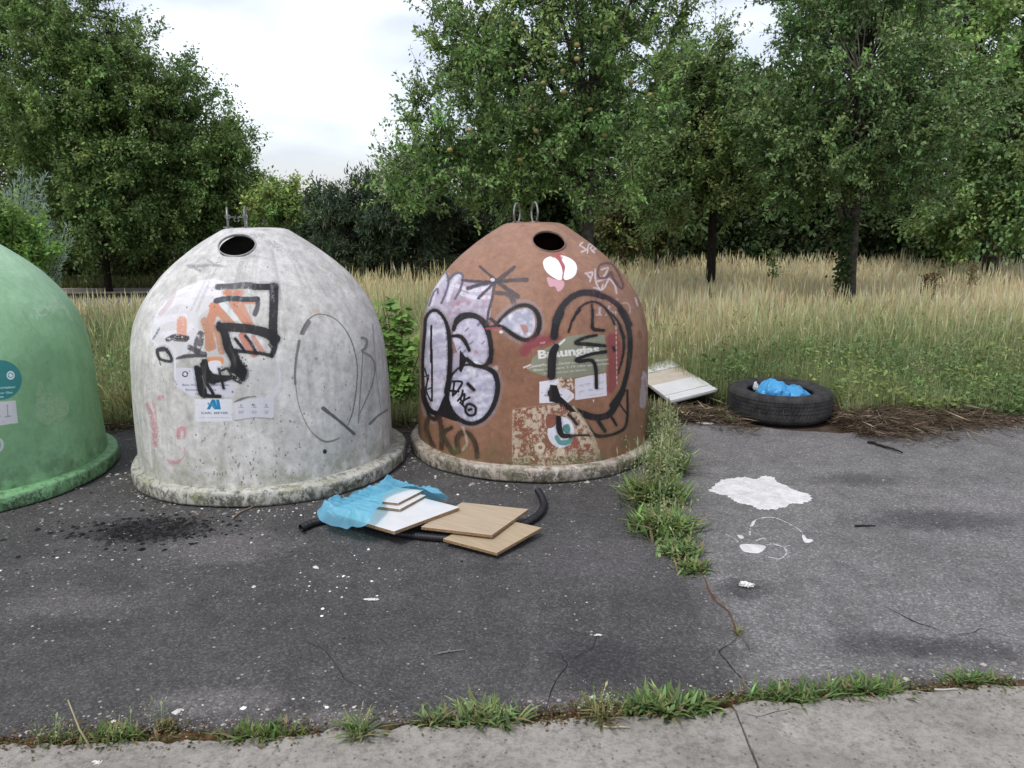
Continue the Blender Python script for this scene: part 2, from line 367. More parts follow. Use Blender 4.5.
# ------------------------------------------------------------------ paint canvases for the containers
class Canvas:
    """paint film (spray, stickers) drawn flat at SC times the photograph's scale and then wrapped on the shell by its real position"""
    def __init__(s, x0, y0, x1, y1, SC=4):
        s.x0, s.y0, s.SC = x0, y0, SC
        s.w = int((x1-x0)*SC); s.h = int((y1-y0)*SC)
        s.rgb = np.zeros((s.h, s.w, 3), np.float32); s.a = np.zeros((s.h, s.w), np.float32)
        r = np.random.default_rng(abs(int(x0))+3)
        s.nz = {}
        for c in (2, 5, 12, 30): s.nz[c] = s.vnoise(r, c)
    def vnoise(s, r, cell):
        gh, gw = s.h//cell+3, s.w//cell+3
        g = r.random((gh, gw)).astype(np.float32)
        yy = np.arange(s.h)/cell; xx = np.arange(s.w)/cell
        yi = yy.astype(int); xi = xx.astype(int); fy = (yy-yi); fx = (xx-xi)
        fy = fy*fy*(3-2*fy); fx = fx*fx*(3-2*fx)
        a = g[yi][:, xi]; b = g[yi][:, xi+1]; c = g[yi+1][:, xi]; d = g[yi+1][:, xi+1]
        return (a*(1-fx)+b*fx)*(1-fy)[:, None]+(c*(1-fx)+d*fx)*fy[:, None]
    def comp(s, y0, y1, x0, x1, col, al):
        al = np.clip(al, 0, 1).astype(np.float32)
        A = s.a[y0:y1, x0:x1]; R = s.rgb[y0:y1, x0:x1]
        oa = al+A*(1-al)
        col = np.asarray(col, np.float32)
        R[:] = (col*al[..., None]+R*(A*(1-al))[..., None])/np.maximum(oa, 1e-5)[..., None]
        A[:] = oa
    def px(s, pts, fr):
        ox, oy, k = fr
        return (np.asarray(pts, float)*k+np.array([ox, oy])-np.array([s.x0, s.y0]))*s.SC
    def worn(s, al, y0, y1, x0, x1, wear, cell=5):
        if wear <= 0: return al
        n = s.nz[cell][y0:y1, x0:x1]*.6+s.nz[2][y0:y1, x0:x1]*.4
        return al*np.clip((n-wear)*18+.5, 0, 1)
    def stroke(s, fr, pts, w, col, al=1., soft=.35, wear=0., closed=False, smooth=True, cell=5, over=True):
        if over and sum(col) < .5 and al > .8 and np.max(w) > 2.2: s.stroke(fr, pts, np.array(w, float)*1.25+1.6, col, .20, 1.3, 0., closed, smooth, cell, False)
        """w, soft in photograph pixels; w may be a list (one per point)"""
        P = s.px(pts, fr)
        n = 6 if smooth and len(P) > 2 else 1
        W = np.full(len(P), float(w)) if np.ndim(w) == 0 else np.array(w, float)
        Q = np.column_stack([P, W])
        if n > 1: Q = catmull(Q, n, closed)
        elif closed: Q = np.vstack([Q, Q[0]])
        if closed and n > 1: Q = np.vstack([Q, Q[0]])
        m = (W.max()+soft*3)*s.SC+2
        x0 = max(0, int(Q[:, 0].min()-m)); x1 = min(s.w, int(Q[:, 0].max()+m)); y0 = max(0, int(Q[:, 1].min()-m)); y1 = min(s.h, int(Q[:, 1].max()+m))
        if x1 <= x0 or y1 <= y0: return
        D = np.full((y1-y0, x1-x0), 1e3, np.float32)
        for a, b in zip(Q[:-1], Q[1:]):
            bx0 = max(x0, int(min(a[0], b[0])-m)); bx1 = min(x1, int(max(a[0], b[0])+m)+1); by0 = max(y0, int(min(a[1], b[1])-m)); by1 = min(y1, int(max(a[1], b[1])+m)+1)
            if bx1 <= bx0 or by1 <= by0: continue
            yy, xx = np.mgrid[by0:by1, bx0:bx1]
            ab = b[:2]-a[:2]; L = ab@ab+1e-9
            t = np.clip(((xx-a[0])*ab[0]+(yy-a[1])*ab[1])/L, 0, 1)
            d = np.hypot(xx-a[0]-t*ab[0], yy-a[1]-t*ab[1])-(a[2]+(b[2]-a[2])*t)*.5*s.SC
            sub = D[by0-y0:by1-y0, bx0-x0:bx1-x0]; np.minimum(sub, d, out=sub)
        D += (s.nz[5][y0:y1, x0:x1]-.5)*soft*s.SC*1.2
        A = np.clip(.5-D/(soft*s.SC*2), 0, 1); A = A*A*(3-2*A)*al
        s.comp(y0, y1, x0, x1, col, s.worn(A, y0, y1, x0, x1, wear, cell))
    def mask(s, P):
        x0 = max(0, int(P[:, 0].min())-2); x1 = min(s.w, int(P[:, 0].max())+3); y0 = max(0, int(P[:, 1].min())-2); y1 = min(s.h, int(P[:, 1].max())+3)
        if x1 <= x0 or y1 <= y0: return None
        yy, xx = np.mgrid[y0:y1, x0:x1]; ins = np.zeros(yy.shape, bool)
        for a, b in zip(P, np.roll(P, -1, 0)):
            c = ((a[1] > yy) != (b[1] > yy)) & (xx < (b[0]-a[0])*(yy-a[1])/((b[1]-a[1]) or 1e-9)+a[0]); ins ^= c
        return y0, y1, x0, x1, ins
    def fill(s, fr, pts, col, al=1., wear=0., smooth=False, cell=5, streak=None):
        P = s.px(pts, fr)
        if smooth: P = catmull(P, 6, True)
        r = s.mask(P)
        if r is None: return
        y0, y1, x0, x1, ins = r
        A = ins.astype(np.float32)
        A[1:-1, 1:-1] = (A[1:-1, 1:-1]*2+A[:-2, 1:-1]+A[2:, 1:-1]+A[1:-1, :-2]+A[1:-1, 2:])/6
        C = np.asarray(col, np.float32)
        if streak is not None:
            n = (s.nz[12][y0:y1, x0:x1]*.5+s.nz[30][y0:y1, x0:x1]*.5)[..., None]
            k = np.clip((n-.3)*2.5, 0, 1); C = C*k+np.asarray(streak, np.float32)*(1-k)
        s.comp(y0, y1, x0, x1, C, s.worn(A*al, y0, y1, x0, x1, wear, cell))
    def text(s, fr, txt, x, y, size, col, ang=0, al=1., bold=.0, sx=1.):
        """size = cap height in frame units"""
        cu = bpy.data.curves.new('t', 'FONT'); cu.body = txt; cu.size = 1; cu.offset = bold; cu.resolution_u = 3
        ob = bpy.data.objects.new('t', cu); COL.objects.link(ob)
        dg = bpy.context.evaluated_depsgraph_get(); me = ob.evaluated_get(dg).to_mesh()
        me.calc_loop_triangles()
        V = np.array([v.co[:2] for v in me.vertices]) if len(me.vertices) else np.zeros((0, 2))
        T = [tuple(t.vertices) for t in me.loop_triangles]
        ob.evaluated_get(dg).to_mesh_clear(); bpy.data.objects.remove(ob); bpy.data.curves.remove(cu)
        if not len(V): return
        k = size/.72; ca, sa = math.cos(ang), math.sin(ang)
        X = V[:, 0]*k*sx; Y = -V[:, 1]*k
        P = s.px(np.stack([x+X*ca-Y*sa, y+X*sa+Y*ca], 1), fr)
        x0 = max(0, int(P[:, 0].min())-1); x1 = min(s.w, int(P[:, 0].max())+2); y0 = max(0, int(P[:, 1].min())-1); y1 = min(s.h, int(P[:, 1].max())+2)
        if x1 <= x0 or y1 <= y0: return
        A = np.zeros((y1-y0, x1-x0), np.float32)
        for t in T:
            q = P[list(t)]
            bx0 = max(x0, int(q[:, 0].min())-1); bx1 = min(x1, int(q[:, 0].max())+2); by0 = max(y0, int(q[:, 1].min())-1); by1 = min(y1, int(q[:, 1].max())+2)
            if bx1 <= bx0 or by1 <= by0: continue
            yy, xx = np.mgrid[by0:by1, bx0:bx1]
            ar = (q[1, 0]-q[0, 0])*(q[2, 1]-q[0, 1])-(q[1, 1]-q[0, 1])*(q[2, 0]-q[0, 0])
            if abs(ar) < 1e-9: continue
            w0 = ((q[1, 0]-xx)*(q[2, 1]-yy)-(q[1, 1]-yy)*(q[2, 0]-xx))/ar
            w1 = ((q[2, 0]-xx)*(q[0, 1]-yy)-(q[2, 1]-yy)*(q[0, 0]-xx))/ar
            ins = (w0 >= -.01) & (w1 >= -.01) & (w0+w1 <= 1.01)
            A[by0-y0:by1-y0, bx0-x0:bx1-x0][ins] = 1
        s.comp(y0, y1, x0, x1, col, A*al)
    def circle(s, fr, cx, cy, rx, ry, col, al=1., wear=0.):
        t = np.linspace(0, 2*math.pi, 40, endpoint=False)
        s.fill(fr, np.stack([cx+rx*np.cos(t), cy+ry*np.sin(t)], 1), col, al, wear)
    def arrowring(s, fr, cx, cy, r, col, w):
        """two arrows chasing each other in a circle (the recycling mark)"""
        for ph in (0, math.pi):
            t = np.linspace(ph+.3, ph+2.6, 10); pts = np.stack([cx+r*np.cos(t), cy+r*np.sin(t)], 1)
            s.stroke(fr, pts, w, col, 1, .12)
            e = pts[-1]; d = np.array([-math.sin(t[-1]), math.cos(t[-1])]); n = np.array([d[1], -d[0]])
            s.fill(fr, [e+d*r*.7, e+n*r*.42, e-n*r*.42], col)
    def sample(s, X, Y):
        u = (X-s.x0)*s.SC; v = (Y-s.y0)*s.SC
        ok = (u > 1) & (v > 1) & (u < s.w-2) & (v < s.h-2)
        u = np.clip(u, 0, s.w-2); v = np.clip(v, 0, s.h-2)
        ui = u.astype(int); vi = v.astype(int); fu = (u-ui)[..., None]; fv = (v-vi)[..., None]
        RA = np.dstack([s.rgb*s.a[..., None], s.a])
        o = (RA[vi, ui]*(1-fu)+RA[vi, ui+1]*fu)*(1-fv)+(RA[vi+1, ui]*(1-fu)+RA[vi+1, ui+1]*fu)*fv
        o[~ok] = 0
        return o

# ------------------------------------------------------------------ the bottle bank containers
PROF = [(0, 1.509), (.10, 1.509), (.165, 1.506), (.20, 1.494), (.28, 1.443), (.37, 1.381), (.47, 1.302), (.55, 1.228), (.61, 1.152), (.662, 1.08), (.703, 1.0), (.733, .92), (.757, .81), (.768, .69), (.774, .55), (.780, .35), (.787, .085)]
def profile(hs, rs=1.):
    P = np.array(PROF); d = np.r_[0, np.cumsum(np.hypot(*np.diff(P, axis=0).T))]
    s = np.linspace(0, d[-1], 260); r = np.interp(s, d, P[:, 0]); z = np.interp(s, d, P[:, 1])
    k = np.exp(-np.linspace(-2, 2, 17)**2); k /= k.sum()
    r2 = np.convolve(np.pad(r, 8, 'edge'), k, 'valid'); z2 = np.convolve(np.pad(z, 8, 'edge'), k, 'valid')
    w = np.clip((s-.03)/.1, 0, 1)*np.clip((d[-1]-s)/.1, 0, 1)
    w *= np.where(abs(s-.2) < .03, .3, 1)
    r = r+(r2-r)*w; z = z+(z2-z)*w
    return s/d[-1], r*rs, z*hs
AZ = math.radians(102)
def container(name, cx, cy, hs, flute, canvas, base_mat_fn, lip_mat, hole_px, label, ringspec, ghost, lean=0., rs=1.):
    root = empty(name, (cx, cy, 0), label, 'bottle bank', 'igloo-shaped bottle banks on the asphalt')
    root['group'] = 'domed bottle banks standing in a row'
    T, R, Z = profile(hs, rs)
    def surf(t, az):
        r = np.interp(t, T, R); z = np.interp(t, T, Z)
        win = np.clip((z-1.0)/.12, 0, 1)*np.clip((1.485*hs-z)/.06, 0, 1)
        r = r+flute*win*np.cos(az*14+.6)*.8+flute*.5*win*np.cos(az*5+1)
        dent = .004*np.sin(az*3+z*4+cx*3)+.0025*np.sin(az*7-z*9)
        r = np.maximum(0, r+dent*np.clip(r*3, 0, 1))
        return np.stack([r*np.sin(az), -r*np.cos(az), z], -1)
    # where the drop hole is
    hx, hy = hole_px
    tt, aa = np.meshgrid(np.linspace(0.02, .5, 400), np.linspace(-1.2, 1.2, 400), indexing='ij')
    X, Y = project(surf(tt, aa)+np.array([cx, cy, 0]))
    i = np.argmin((X-hx)**2+(Y-hy)**2); HC = surf(tt, aa).reshape(-1, 3)[i]
    HR = .101
    # graded rows: denser near the hole
    NT, NA = 150, 360
    ts = np.linspace(0, 1, NT+1); az = np.linspace(-math.pi, math.pi, NA, endpoint=False)
    G = surf(ts[:, None]+0*az[None], az[None]+0*ts[:, None])
    d = np.linalg.norm(G-HC, axis=2)
    bad = d < HR
    V = G.reshape(-1, 3).copy()
    ii, jj = np.meshgrid(np.arange(NT), np.arange(NA), indexing='ij'); j2 = (jj+1) % NA
    keep = ~(bad[ii, jj] | bad[ii+1, jj] | bad[ii, j2] | bad[ii+1, j2])
    F = np.stack([ii*NA+jj, (ii+1)*NA+jj, (ii+1)*NA+j2, ii*NA+j2], -1)[keep]
    du = np.stack([ii*0+jj, jj, jj+1, jj+1], -1)[keep]; dv = np.stack([ii, ii+1, ii+1, ii], -1)[keep]
    # pull the rim of the cut-out onto a true circle
    rem = np.unique(np.stack([ii*NA+jj, (ii+1)*NA+jj, (ii+1)*NA+j2, ii*NA+j2], -1)[~keep & (np.abs(ii) < NT//2)])
    used = np.zeros(len(V), bool); used[F.ravel()] = True
    rim = np.array([q for q in rem if used[q] and np.linalg.norm(V[q]-HC) < HR*1.6 and V[q][2] > .9])
    nrm = np.cross(surf(*np.array([tt.ravel()[i]+.01, aa.ravel()[i]]))-HC, surf(*np.array([tt.ravel()[i], aa.ravel()[i]+.02]))-HC); nrm /= np.linalg.norm(nrm)
    if nrm[2] < 0: nrm = -nrm
    for q in rim:
        o = V[q]-HC; o -= nrm*(o@nrm); V[q] += o/np.linalg.norm(o)*(HR*1.0)-o
    azs = -math.pi+du*2*math.pi/NA; tsv = dv/NT
    uv = np.stack([(azs+AZ)/(2*AZ), 1-tsv], -1)
    body_mat = base_mat_fn()
    me = npmesh('shell', V, F, smooth=True, uv=uv.reshape(-1, 2))
    # paint film wrapped onto the shell
    W, H = 1900, 1150
    t_ = 1-(np.arange(H)+.5)/H; a_ = ((np.arange(W)+.5)/W*2-1)*AZ
    TT, AA = np.meshgrid(t_, a_, indexing='ij')
    P = surf(TT, AA)
    gx = np.gradient(P, axis=1); gy = np.gradient(P, axis=0); N = np.cross(gx, gy); N /= np.linalg.norm(N, axis=2)[..., None]+1e-12
    ctr = P-np.array([0, 0, .6]); N *= np.sign((N*ctr).sum(2))[..., None]
    PW = P+np.array([cx, cy, 0]); vd = np.array([0, 0, CAM_H])-PW; vd /= np.linalg.norm(vd, axis=2)[..., None]
    vis = np.clip(((N*vd).sum(2)-.04)*12, 0, 1)
    X, Y = project(PW)
    RA = canvas.sample(X, Y)*vis[..., None]
    RA[..., :3] /= np.maximum(RA[..., 3:], 1e-4)
    img = bpy.data.images.new('paint_film', W, H, alpha=True, float_buffer=False)
    img.alpha_mode = 'CHANNEL_PACKED'
    img.colorspace_settings.name = 'sRGB'
    out = np.zeros((H, W, 4), np.float32); out[..., :3] = np.clip(RA[..., :3], 0, 1); out[..., 3] = RA[..., 3]
    img.pixels.foreach_set(out.ravel()); img.update(); img.pack()
    nt = body_mat.node_tree; B = NB(nt)
    tx = B.n('ShaderNodeTexImage', image=img, extension='CLIP', interpolation='Cubic')
    u = B.n('ShaderNodeUVMap', uv_map='uv'); B.l(u.outputs[0], tx.inputs[0])
    pm = nt.nodes['PAINTMIX']; B.l(tx.outputs['Color'], pm.inputs[7]); B.l(tx.outputs['Alpha'], pm.inputs[0])
    link('shell', me, body_mat, root)
    # lip
    L = [(.735, .100), (.786, .098), (.800, .094), (.832, .089), (.843, .085), (.849, .077), (.851, .045), (.852, .015), (.848, .004), (.80, .003)]
    lx = lean
    n = 160; LV = []; LF = []
    for k, (r, z) in enumerate(L):
        for j in range(n):
            a = 2*math.pi*j/n; rr = r+.004*math.sin(a*5+cx)+.0025*math.sin(a*13+z*30)+.0015*mnoise.noise(Vector((a*20, z*40, cx)))
            LV.append((lx+rr*math.sin(a), -rr*math.cos(a), z+.003*math.sin(a*4+2)*(k > 1)+.002*(k > 1)))
    for k in range(len(L)-1):
        for j in range(n): LF.append((k*n+j, (k+1)*n+j, (k+1)*n+(j+1) % n, k*n+(j+1) % n))
    link('base_flange', pymesh('base_flange', LV, LF, True), lip_mat, root)
    # hole collar
    q = Vector(nrm).to_track_quat('Z', 'Y'); tb = Tubes()
    t = np.linspace(0, 2*math.pi, 49)
    ring = [Vector(HC)+q @ Vector((HR*1.01*math.cos(x), HR*1.01*math.sin(x), .002)) for x in t]
    CV = []; CF = []
    prof = [(HR*1.06, -.002), (HR*1.04, .003), (HR*1.01, .004), (HR*.985, .001), (HR*.98, -.010)]
    for k, (r, z) in enumerate(prof):
        for j in range(48): CV.append(tuple(Vector(HC)+q @ Vector((r*math.cos(t[j]), r*math.sin(t[j]), z))))
    for k in range(len(prof)-1):
        for j in range(48): CF.append((k*48+j, k*48+(j+1) % 48, (k+1)*48+(j+1) % 48, (k+1)*48+j))
    link('drop_hole_collar', pymesh('drop_hole_collar', CV, CF, True), M_COLLAR[name_key(lip_mat)], root)
    # lifting rings
    top = 1.509*hs
    for (px, h, rot, w) in ringspec:
        X, Y, _ = at(px, 225, cy-.02); X -= cx
        ta = np.linspace(0, 2*math.pi, 25)
        pts = [(X+w*math.cos(rot)*math.cos(x), -.02+w*math.sin(rot)*math.cos(x), top+h/2-.006+h/2*math.sin(x)) for x in ta]
        tb = Tubes(); tb.add(pts, .0065, 7, False); rg = tb.build('lifting_ring', M_STEEL, root)
        bw = Tubes(); bw.add([(X-.03, -.02, top+.001), (X+.03, -.02, top+.001)], .006, 6); bw.build('bracket', M_STEEL, rg)
    return root
M_STEEL = simple('galvanised_steel', (.30, .30, .29), .5, .5, .5, 40, metallic=.7)
def name_key(m): return m.name
M_COLLAR = {}

def grp_mat(name, c_mid, c_hi, c_lo, dirt, algae_c, speck=.5, top_fade=None, rough=.5, blotch=.7, pocks=None, mott=1.):
    def fn():
        m, nt, b = newmat(name, rough, .35); B = NB(nt); v = B.coord(); xyz = B.sep(v)
        big = B.noise(v, 3.2, 6, .6, .3)
        st = B.noise(B.coord((9, 9, .9)), 1.6, 6, .6)
        c = B.ramp(big, [(.32, c_lo), (.5, c_mid), (.68, c_hi)])
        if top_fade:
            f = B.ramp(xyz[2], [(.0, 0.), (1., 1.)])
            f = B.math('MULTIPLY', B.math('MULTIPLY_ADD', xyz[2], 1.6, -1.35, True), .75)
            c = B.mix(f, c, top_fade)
        sfac = B.math('MULTIPLY', B.ramp(st, [(.48, 0.), (.68, 1.)]), blotch)
        c = B.mix(sfac, c, dirt)
        fine = B.ramp(B.noise(v, 22, 8, .75), [(.35, .66), (.62, 1.08)])
        c = B.mix(.9*mott, c, fine, 'MULTIPLY')
        c = B.mix(.55*mott, c, B.ramp(B.noise(B.coord((1, 1, .55), (7, 3, 1)), 11, 8, .72, .5), [(.36, .68), (.5, .96), (.64, 1.10)]), 'MULTIPLY')
        if pocks:
            vo0 = B.ramp(B.noise(v, 5.5, 9, .8, .2), [(.6, 0.), (.64, 1.)])
            c = B.mix(B.math('MULTIPLY', vo0, .5), c, pocks)
        m1 = B.n('ShaderNodeMix', data_type='RGBA'); m1.name = 'PAINTMIX'
        B.l(c, m1.inputs[6]); c = m1.outputs[2]
        # small dark specks over everything, denser low down
        vo = B.n('ShaderNodeTexVoronoi'); vo.inputs['Scale'].default_value = 60; vo.inputs['Randomness'].default_value = 1; B.l(B.coord((1, 1, .7)), vo.inputs['Vector'])
        s = B.n('ShaderNodeSeparateColor'); B.l(vo.outputs['Color'], s.inputs[0])
        low = B.math('MULTIPLY_ADD', xyz[2], -.35, .95)
        cl = B.noise(v, 4, 4)
        thr = B.math('SUBTRACT', 1.30, B.math('ADD', B.math('MULTIPLY', low, .28), B.math('MULTIPLY', cl, .42)))
        sp = B.math('MULTIPLY', B.math('GREATER_THAN', s.outputs[0], thr), B.math('LESS_THAN', vo.outputs['Distance'], B.math('MULTIPLY', s.outputs[1], .30)))
        c = B.mix(B.math('MULTIPLY', sp, speck), c, (.05, .05, .045))
        nsp = B.math('MULTIPLY', B.ramp(B.noise(v, 90, 3, .6), [(.66, 0.), (.70, 1.)]), B.ramp(B.noise(v, 5, 4, .6), [(.42, 0.), (.6, 1.)]))
        c = B.mix(B.math('MULTIPLY', nsp, speck*.8), c, (.12, .115, .10))
        # rain streaks
        c = B.mix(B.math('MULTIPLY', B.ramp(B.noise(B.coord((26, 26, 1.1), (3, 1, 0)), 1., 5, .6), [(.55, 0.), (.72, 1.)]), .22), c, dirt)
        # algae at the foot
        alg = B.math('MULTIPLY', B.math('MULTIPLY_ADD', xyz[2], -4.2, 1.35, True), B.ramp(B.noise(v, 9, 7, .75), [(.42, 0.), (.62, 1.)]))
        c = B.mix(B.math('MULTIPLY', alg, .8), c, algae_c)
        B.l(c, b.inputs['Base Color'])
        B.l(B.bump(B.math('ADD', B.noise(v, 30, 6, .7), B.math('MULTIPLY', big, 1.5)), .22, .01), b.inputs['Normal'])
        B.l(B.ramp(B.noise(v, 7, 5), [(.3, rough-.08), (.7, rough+.2)]), b.inputs['Roughness'])
        return m
    return fn
def lip_matf(name, c1, c2, moss, mossamt=.5, rough=.75, chip=(.04, .04, .035)):
    m, nt, b = newmat(name, rough, .25); B = NB(nt); v = B.coord(); xyz = B.sep(v)
    c = B.ramp(B.noise(v, 7, 7, .7), [(.35, c2), (.6, c1)])
    mo = B.ramp(B.noise(B.coord((1, 1, 2.5)), 5, 8, .75), [(.62-mossamt*.3, 0.), (.70-mossamt*.2, 1.)])
    c = B.mix(B.math('MULTIPLY', mo, .75), c, moss)
    dk = B.ramp(B.noise(B.coord((1, 1, .5), (4, 2, 0)), 26, 7, .8), [(.51, 0.), (.60, 1.)])
    c = B.mix(B.math('MULTIPLY', dk, .75), c, chip)
    face = B.math('MULTIPLY_ADD', xyz[2], -40, 3.6, True)
    d2 = B.ramp(B.noise(B.coord((1, 1, .8), (1, 5, 0)), 30, 9, .8), [(.475, 0.), (.53, 1.)]); d3 = B.ramp(B.noise(v, 4, 5, .6), [(.36, .15), (.55, 1.)])
    c = B.mix(B.math('MULTIPLY', B.math('MULTIPLY', B.math('MULTIPLY', d2, d3), face), .8), c, (.055, .055, .04))
    c = B.mix(B.math('MULTIPLY_ADD', xyz[2], -12, .40, True), c, (.06, .06, .045))
    B.l(c, b.inputs['Base Color']); B.l(B.bump(B.noise(v, 40, 7, .75), .6, .01), b.inputs['Normal'])
    return m
LIP_W = lip_matf('white_flange', (.52, .51, .46), (.36, .36, .31), (.17, .18, .055), .45)
LIP_B = lip_matf('flaked_flange', (.52, .48, .43), (.32, .26, .20), (.10, .10, .035), .55, chip=(.10, .045, .03))
LIP_G = lip_matf('green_flange', (.21, .43, .21), (.16, .33, .155), (.05, .10, .04), .2, .5, chip=(.05, .10, .05))
M_COLLAR['white_flange'] = simple('white_collar', (.40, .40, .39), .6, .3, .4, 20)
M_COLLAR['flaked_flange'] = simple('brown_collar', (.26, .17, .14), .6, .3, .4, 20)
M_COLLAR['green_flange'] = simple('green_collar', (.10, .28, .12), .6, .3, .4, 20)
BLK = (.10, .10, .115)      # sRGB values: canvases are stored as sRGB
DK = (.15, .15, .17)

# ---- white container: paint film
a1 = (140, 270, .14648); a2 = (140, 350, .14648); a3 = (280, 290, .20833); w0 = (120, 200, .41667); w1 = (150, 190, .17578); w2 = (130, 400, .15625); w3 = (260, 400, .15625)
def white_canvas():
    c = Canvas(120, 215, 415, 515)
    WH = (.80, .80, .81)
    # thin whitish roller cover behind the tag
    c.stroke(a1, [(90, 460), (95, 420), (140, 300), (230, 200), (350, 130), (480, 90), (560, 90)], [5, 6, 8, 9, 9, 8, 5], (.87, .87, .89), .9, 1.2, .15, cell=12)
    c.stroke(a1, [(75, 460), (120, 510), (160, 500), (230, 540), (240, 620)], [3, 4, 3, 4, 3], (.84, .84, .86), .9, .8, .1)
    c.stroke(a1, [(340, 380), (330, 480), (300, 570)], 6, (.80, .80, .82), .75, .9, .2)
    c.stroke(a1, [(238, 600), (240, 700), (243, 745)], 2, (.86, .86, .88), .9, .5)
    c.fill(a1, [(80, 430), (130, 290), (240, 180), (400, 130), (540, 130), (560, 230), (430, 330), (390, 480), (330, 560), (230, 600), (130, 520)], (.80, .79, .80), .75, .2, True, 12)
    for p in ([(180, 250), (260, 210), (340, 215)], [(120, 360), (200, 330), (300, 320)], [(160, 440), (260, 430), (350, 390)], [(340, 170), (450, 150), (530, 165)]):
        c.stroke(a1, p, 7, (.86, .85, .87), .7, .9, .3)
    c.stroke(a1, [(140, 300), (190, 240), (230, 160)], 5, (.74, .66, .65), .6, .8, .3)
    c.fill(a1, [(400, 330), (540, 240), (620, 330), (600, 560), (640, 660), (560, 740), (470, 660), (430, 520)], (.72, .72, .71), .8, .1, True, 12)
    # orange blocks
    OR = (.73, .49, .38); OR2 = (.68, .50, .39)
    c.stroke(a1, [(285, 350), (285, 440)], 10, (.80, .56, .46), .85, .6, .25)
    c.stroke(a1, [(520, 240), (490, 320), (470, 420), (490, 520)], 9, OR, .9, .7, .15)
    c.stroke(a1, [(500, 250), (560, 300), (620, 370)], 9, OR, .9, .7, .15)
    c.stroke(a1, [(440, 350), (470, 450), (470, 530)], 8, OR2, .85, .7, .2)
    c.stroke(a1, [(520, 400), (545, 470), (560, 550)], 8, OR2, .85, .7, .2)
    c.stroke(a1, [(585, 155), (690, 155)], 6, (.78, .50, .38), .9, .5, .15)
    c.stroke(a1, [(640, 220), (790, 215)], 5, (.76, .50, .38), .9, .5, .15)
    c.stroke(a1, [(600, 160), (650, 260), (700, 330), (745, 385)], 6.5, OR, .9, .6, .15)
    c.stroke(a1, [(670, 170), (700, 260), (735, 330), (770, 400)], 6, OR, .85, .6, .2)
    c.stroke(a1, [(700, 450), (740, 520), (780, 570)], 8, (.74, .46, .38), .9, .6, .2)
    c.stroke(a1, [(775, 460), (810, 520), (840, 565)], 5, (.74, .50, .44), .85, .6, .2)
    c.stroke(a1, [(470, 610), (550, 610), (545, 635), (475, 650)], 5, (.82, .52, .34), .9, .5, .1)
    c.fill(a1, [(470, 645), (545, 640), (560, 700), (520, 730), (470, 690)], (.85, .85, .86), .9, .05)
    # white between the orange
    c.stroke(a1, [(560, 230), (650, 330)], 6, (.80, .82, .82), .9, .6, .15)
    c.stroke(a1, [(640, 460), (700, 540)], 6, (.76, .77, .76), .85, .5, .15)
    # small dark ghosts left
    c.stroke(a1, [(130, 400), (110, 440), (90, 470)], 2, (.35, .35, .38), .7, .5, .3)
    c.stroke(a1, [(190, 475), (240, 455), (320, 465)], 5, DK, .8, .6, .3)
    c.stroke(a1, [(240, 470), (310, 475)], 5, DK, .7, .6, .3)
    c.stroke(a1, [(415, 440), (400, 500), (390, 560)], [7, 9, 6], (.26, .25, .28), .85, .8, .28, cell=12)
    c.stroke(a1, [(340, 530), (400, 560), (440, 575)], 5, (.24, .23, .26), .85, .8, .25, cell=12)
    c.stroke(a1, [(160, 540), (120, 550), (130, 600), (170, 620), (215, 620), (205, 580), (180, 545)], [5, 4, 3, 3, 3, 3, 4], DK, .95, .4, .1)
    c.stroke(a1, [(130, 600), (140, 650)], 1.2, BLK, .8, .4)
    c.stroke(a1, [(250, 605), (310, 590), (380, 585), (450, 590)], [2, 4, 4, 2], (.2, .2, .21), .9, .6, .15)
    # the heavy black letter
    c.stroke(a1, [(530, 115), (620, 112), (720, 105), (830, 115), (920, 110)], [6, 6, 7, 6, 7], (.25, .25, .28), .9, .6, .22, smooth=True)
    c.stroke(a1, [(780, 115), (925, 118)], 6.5, BLK, .95, .5, .05)
    c.stroke(a1, [(915, 120), (913, 250), (908, 380), (915, 490)], 9, BLK, .97, .5, .03)
    c.stroke(a1, [(520, 210), (600, 195), (720, 200), (800, 200)], 5.5, (.17, .20, .24), .95, .5, .08)
    c.stroke(a1, [(800, 195), (805, 240), (785, 300)], 5, (.2, .2, .24), .9, .6, .15)
    c.stroke(a1, [(550, 390), (640, 392), (760, 405), (860, 430), (925, 470)], [9, 9, 9, 10, 10], BLK, .98, .4, .02)
    c.stroke(a1, [(540, 370), (580, 440), (600, 520), (640, 600), (660, 660), (700, 700)], [5, 8, 9, 9, 9, 10], BLK, .98, .4, .05)
    c.stroke(a1, [(650, 470), (690, 520), (720, 560)], 3, BLK, .95, .3, .1)
    c.stroke(a1, [(720, 450), (760, 500), (790, 560)], 3, BLK, .9, .4, .2)
    c.stroke(a1, [(640, 550), (720, 560), (820, 570), (900, 585)], [4, 3.5, 3.5, 4], BLK, .95, .4, .1)
    c.stroke(a1, [(925, 470), (918, 540), (900, 585)], 5, BLK, .95, .4, .05)
    c.stroke(a1, [(880, 510), (900, 540), (890, 580)], 2, BLK, .8, .4, .2)
    # sticker with round mark
    c.fill(a2, [(245, 120), (380, 122), (430, 250), (620, 300), (640, 320), (350, 318), (248, 250)], (.80, .80, .83), .95, .04)
    c.arrowring(a2, 308, 165, 17, (.15, .18, .22), .9)
    c.fill(a2, [(370, 210), (640, 205), (640, 318), (400, 318)], (.78, .78, .81), .9, .08)
    for k, (y, txt, x) in enumerate(((245, 'Bitte Wertstoffe getrennt hier', 288), (278, 'Einwerfen nur leere', 310), (308, 'Glas', 375))):
        c.text(a2, txt, x, y, 14, (.28, .30, .40), .0, .75, .015, 1.35)
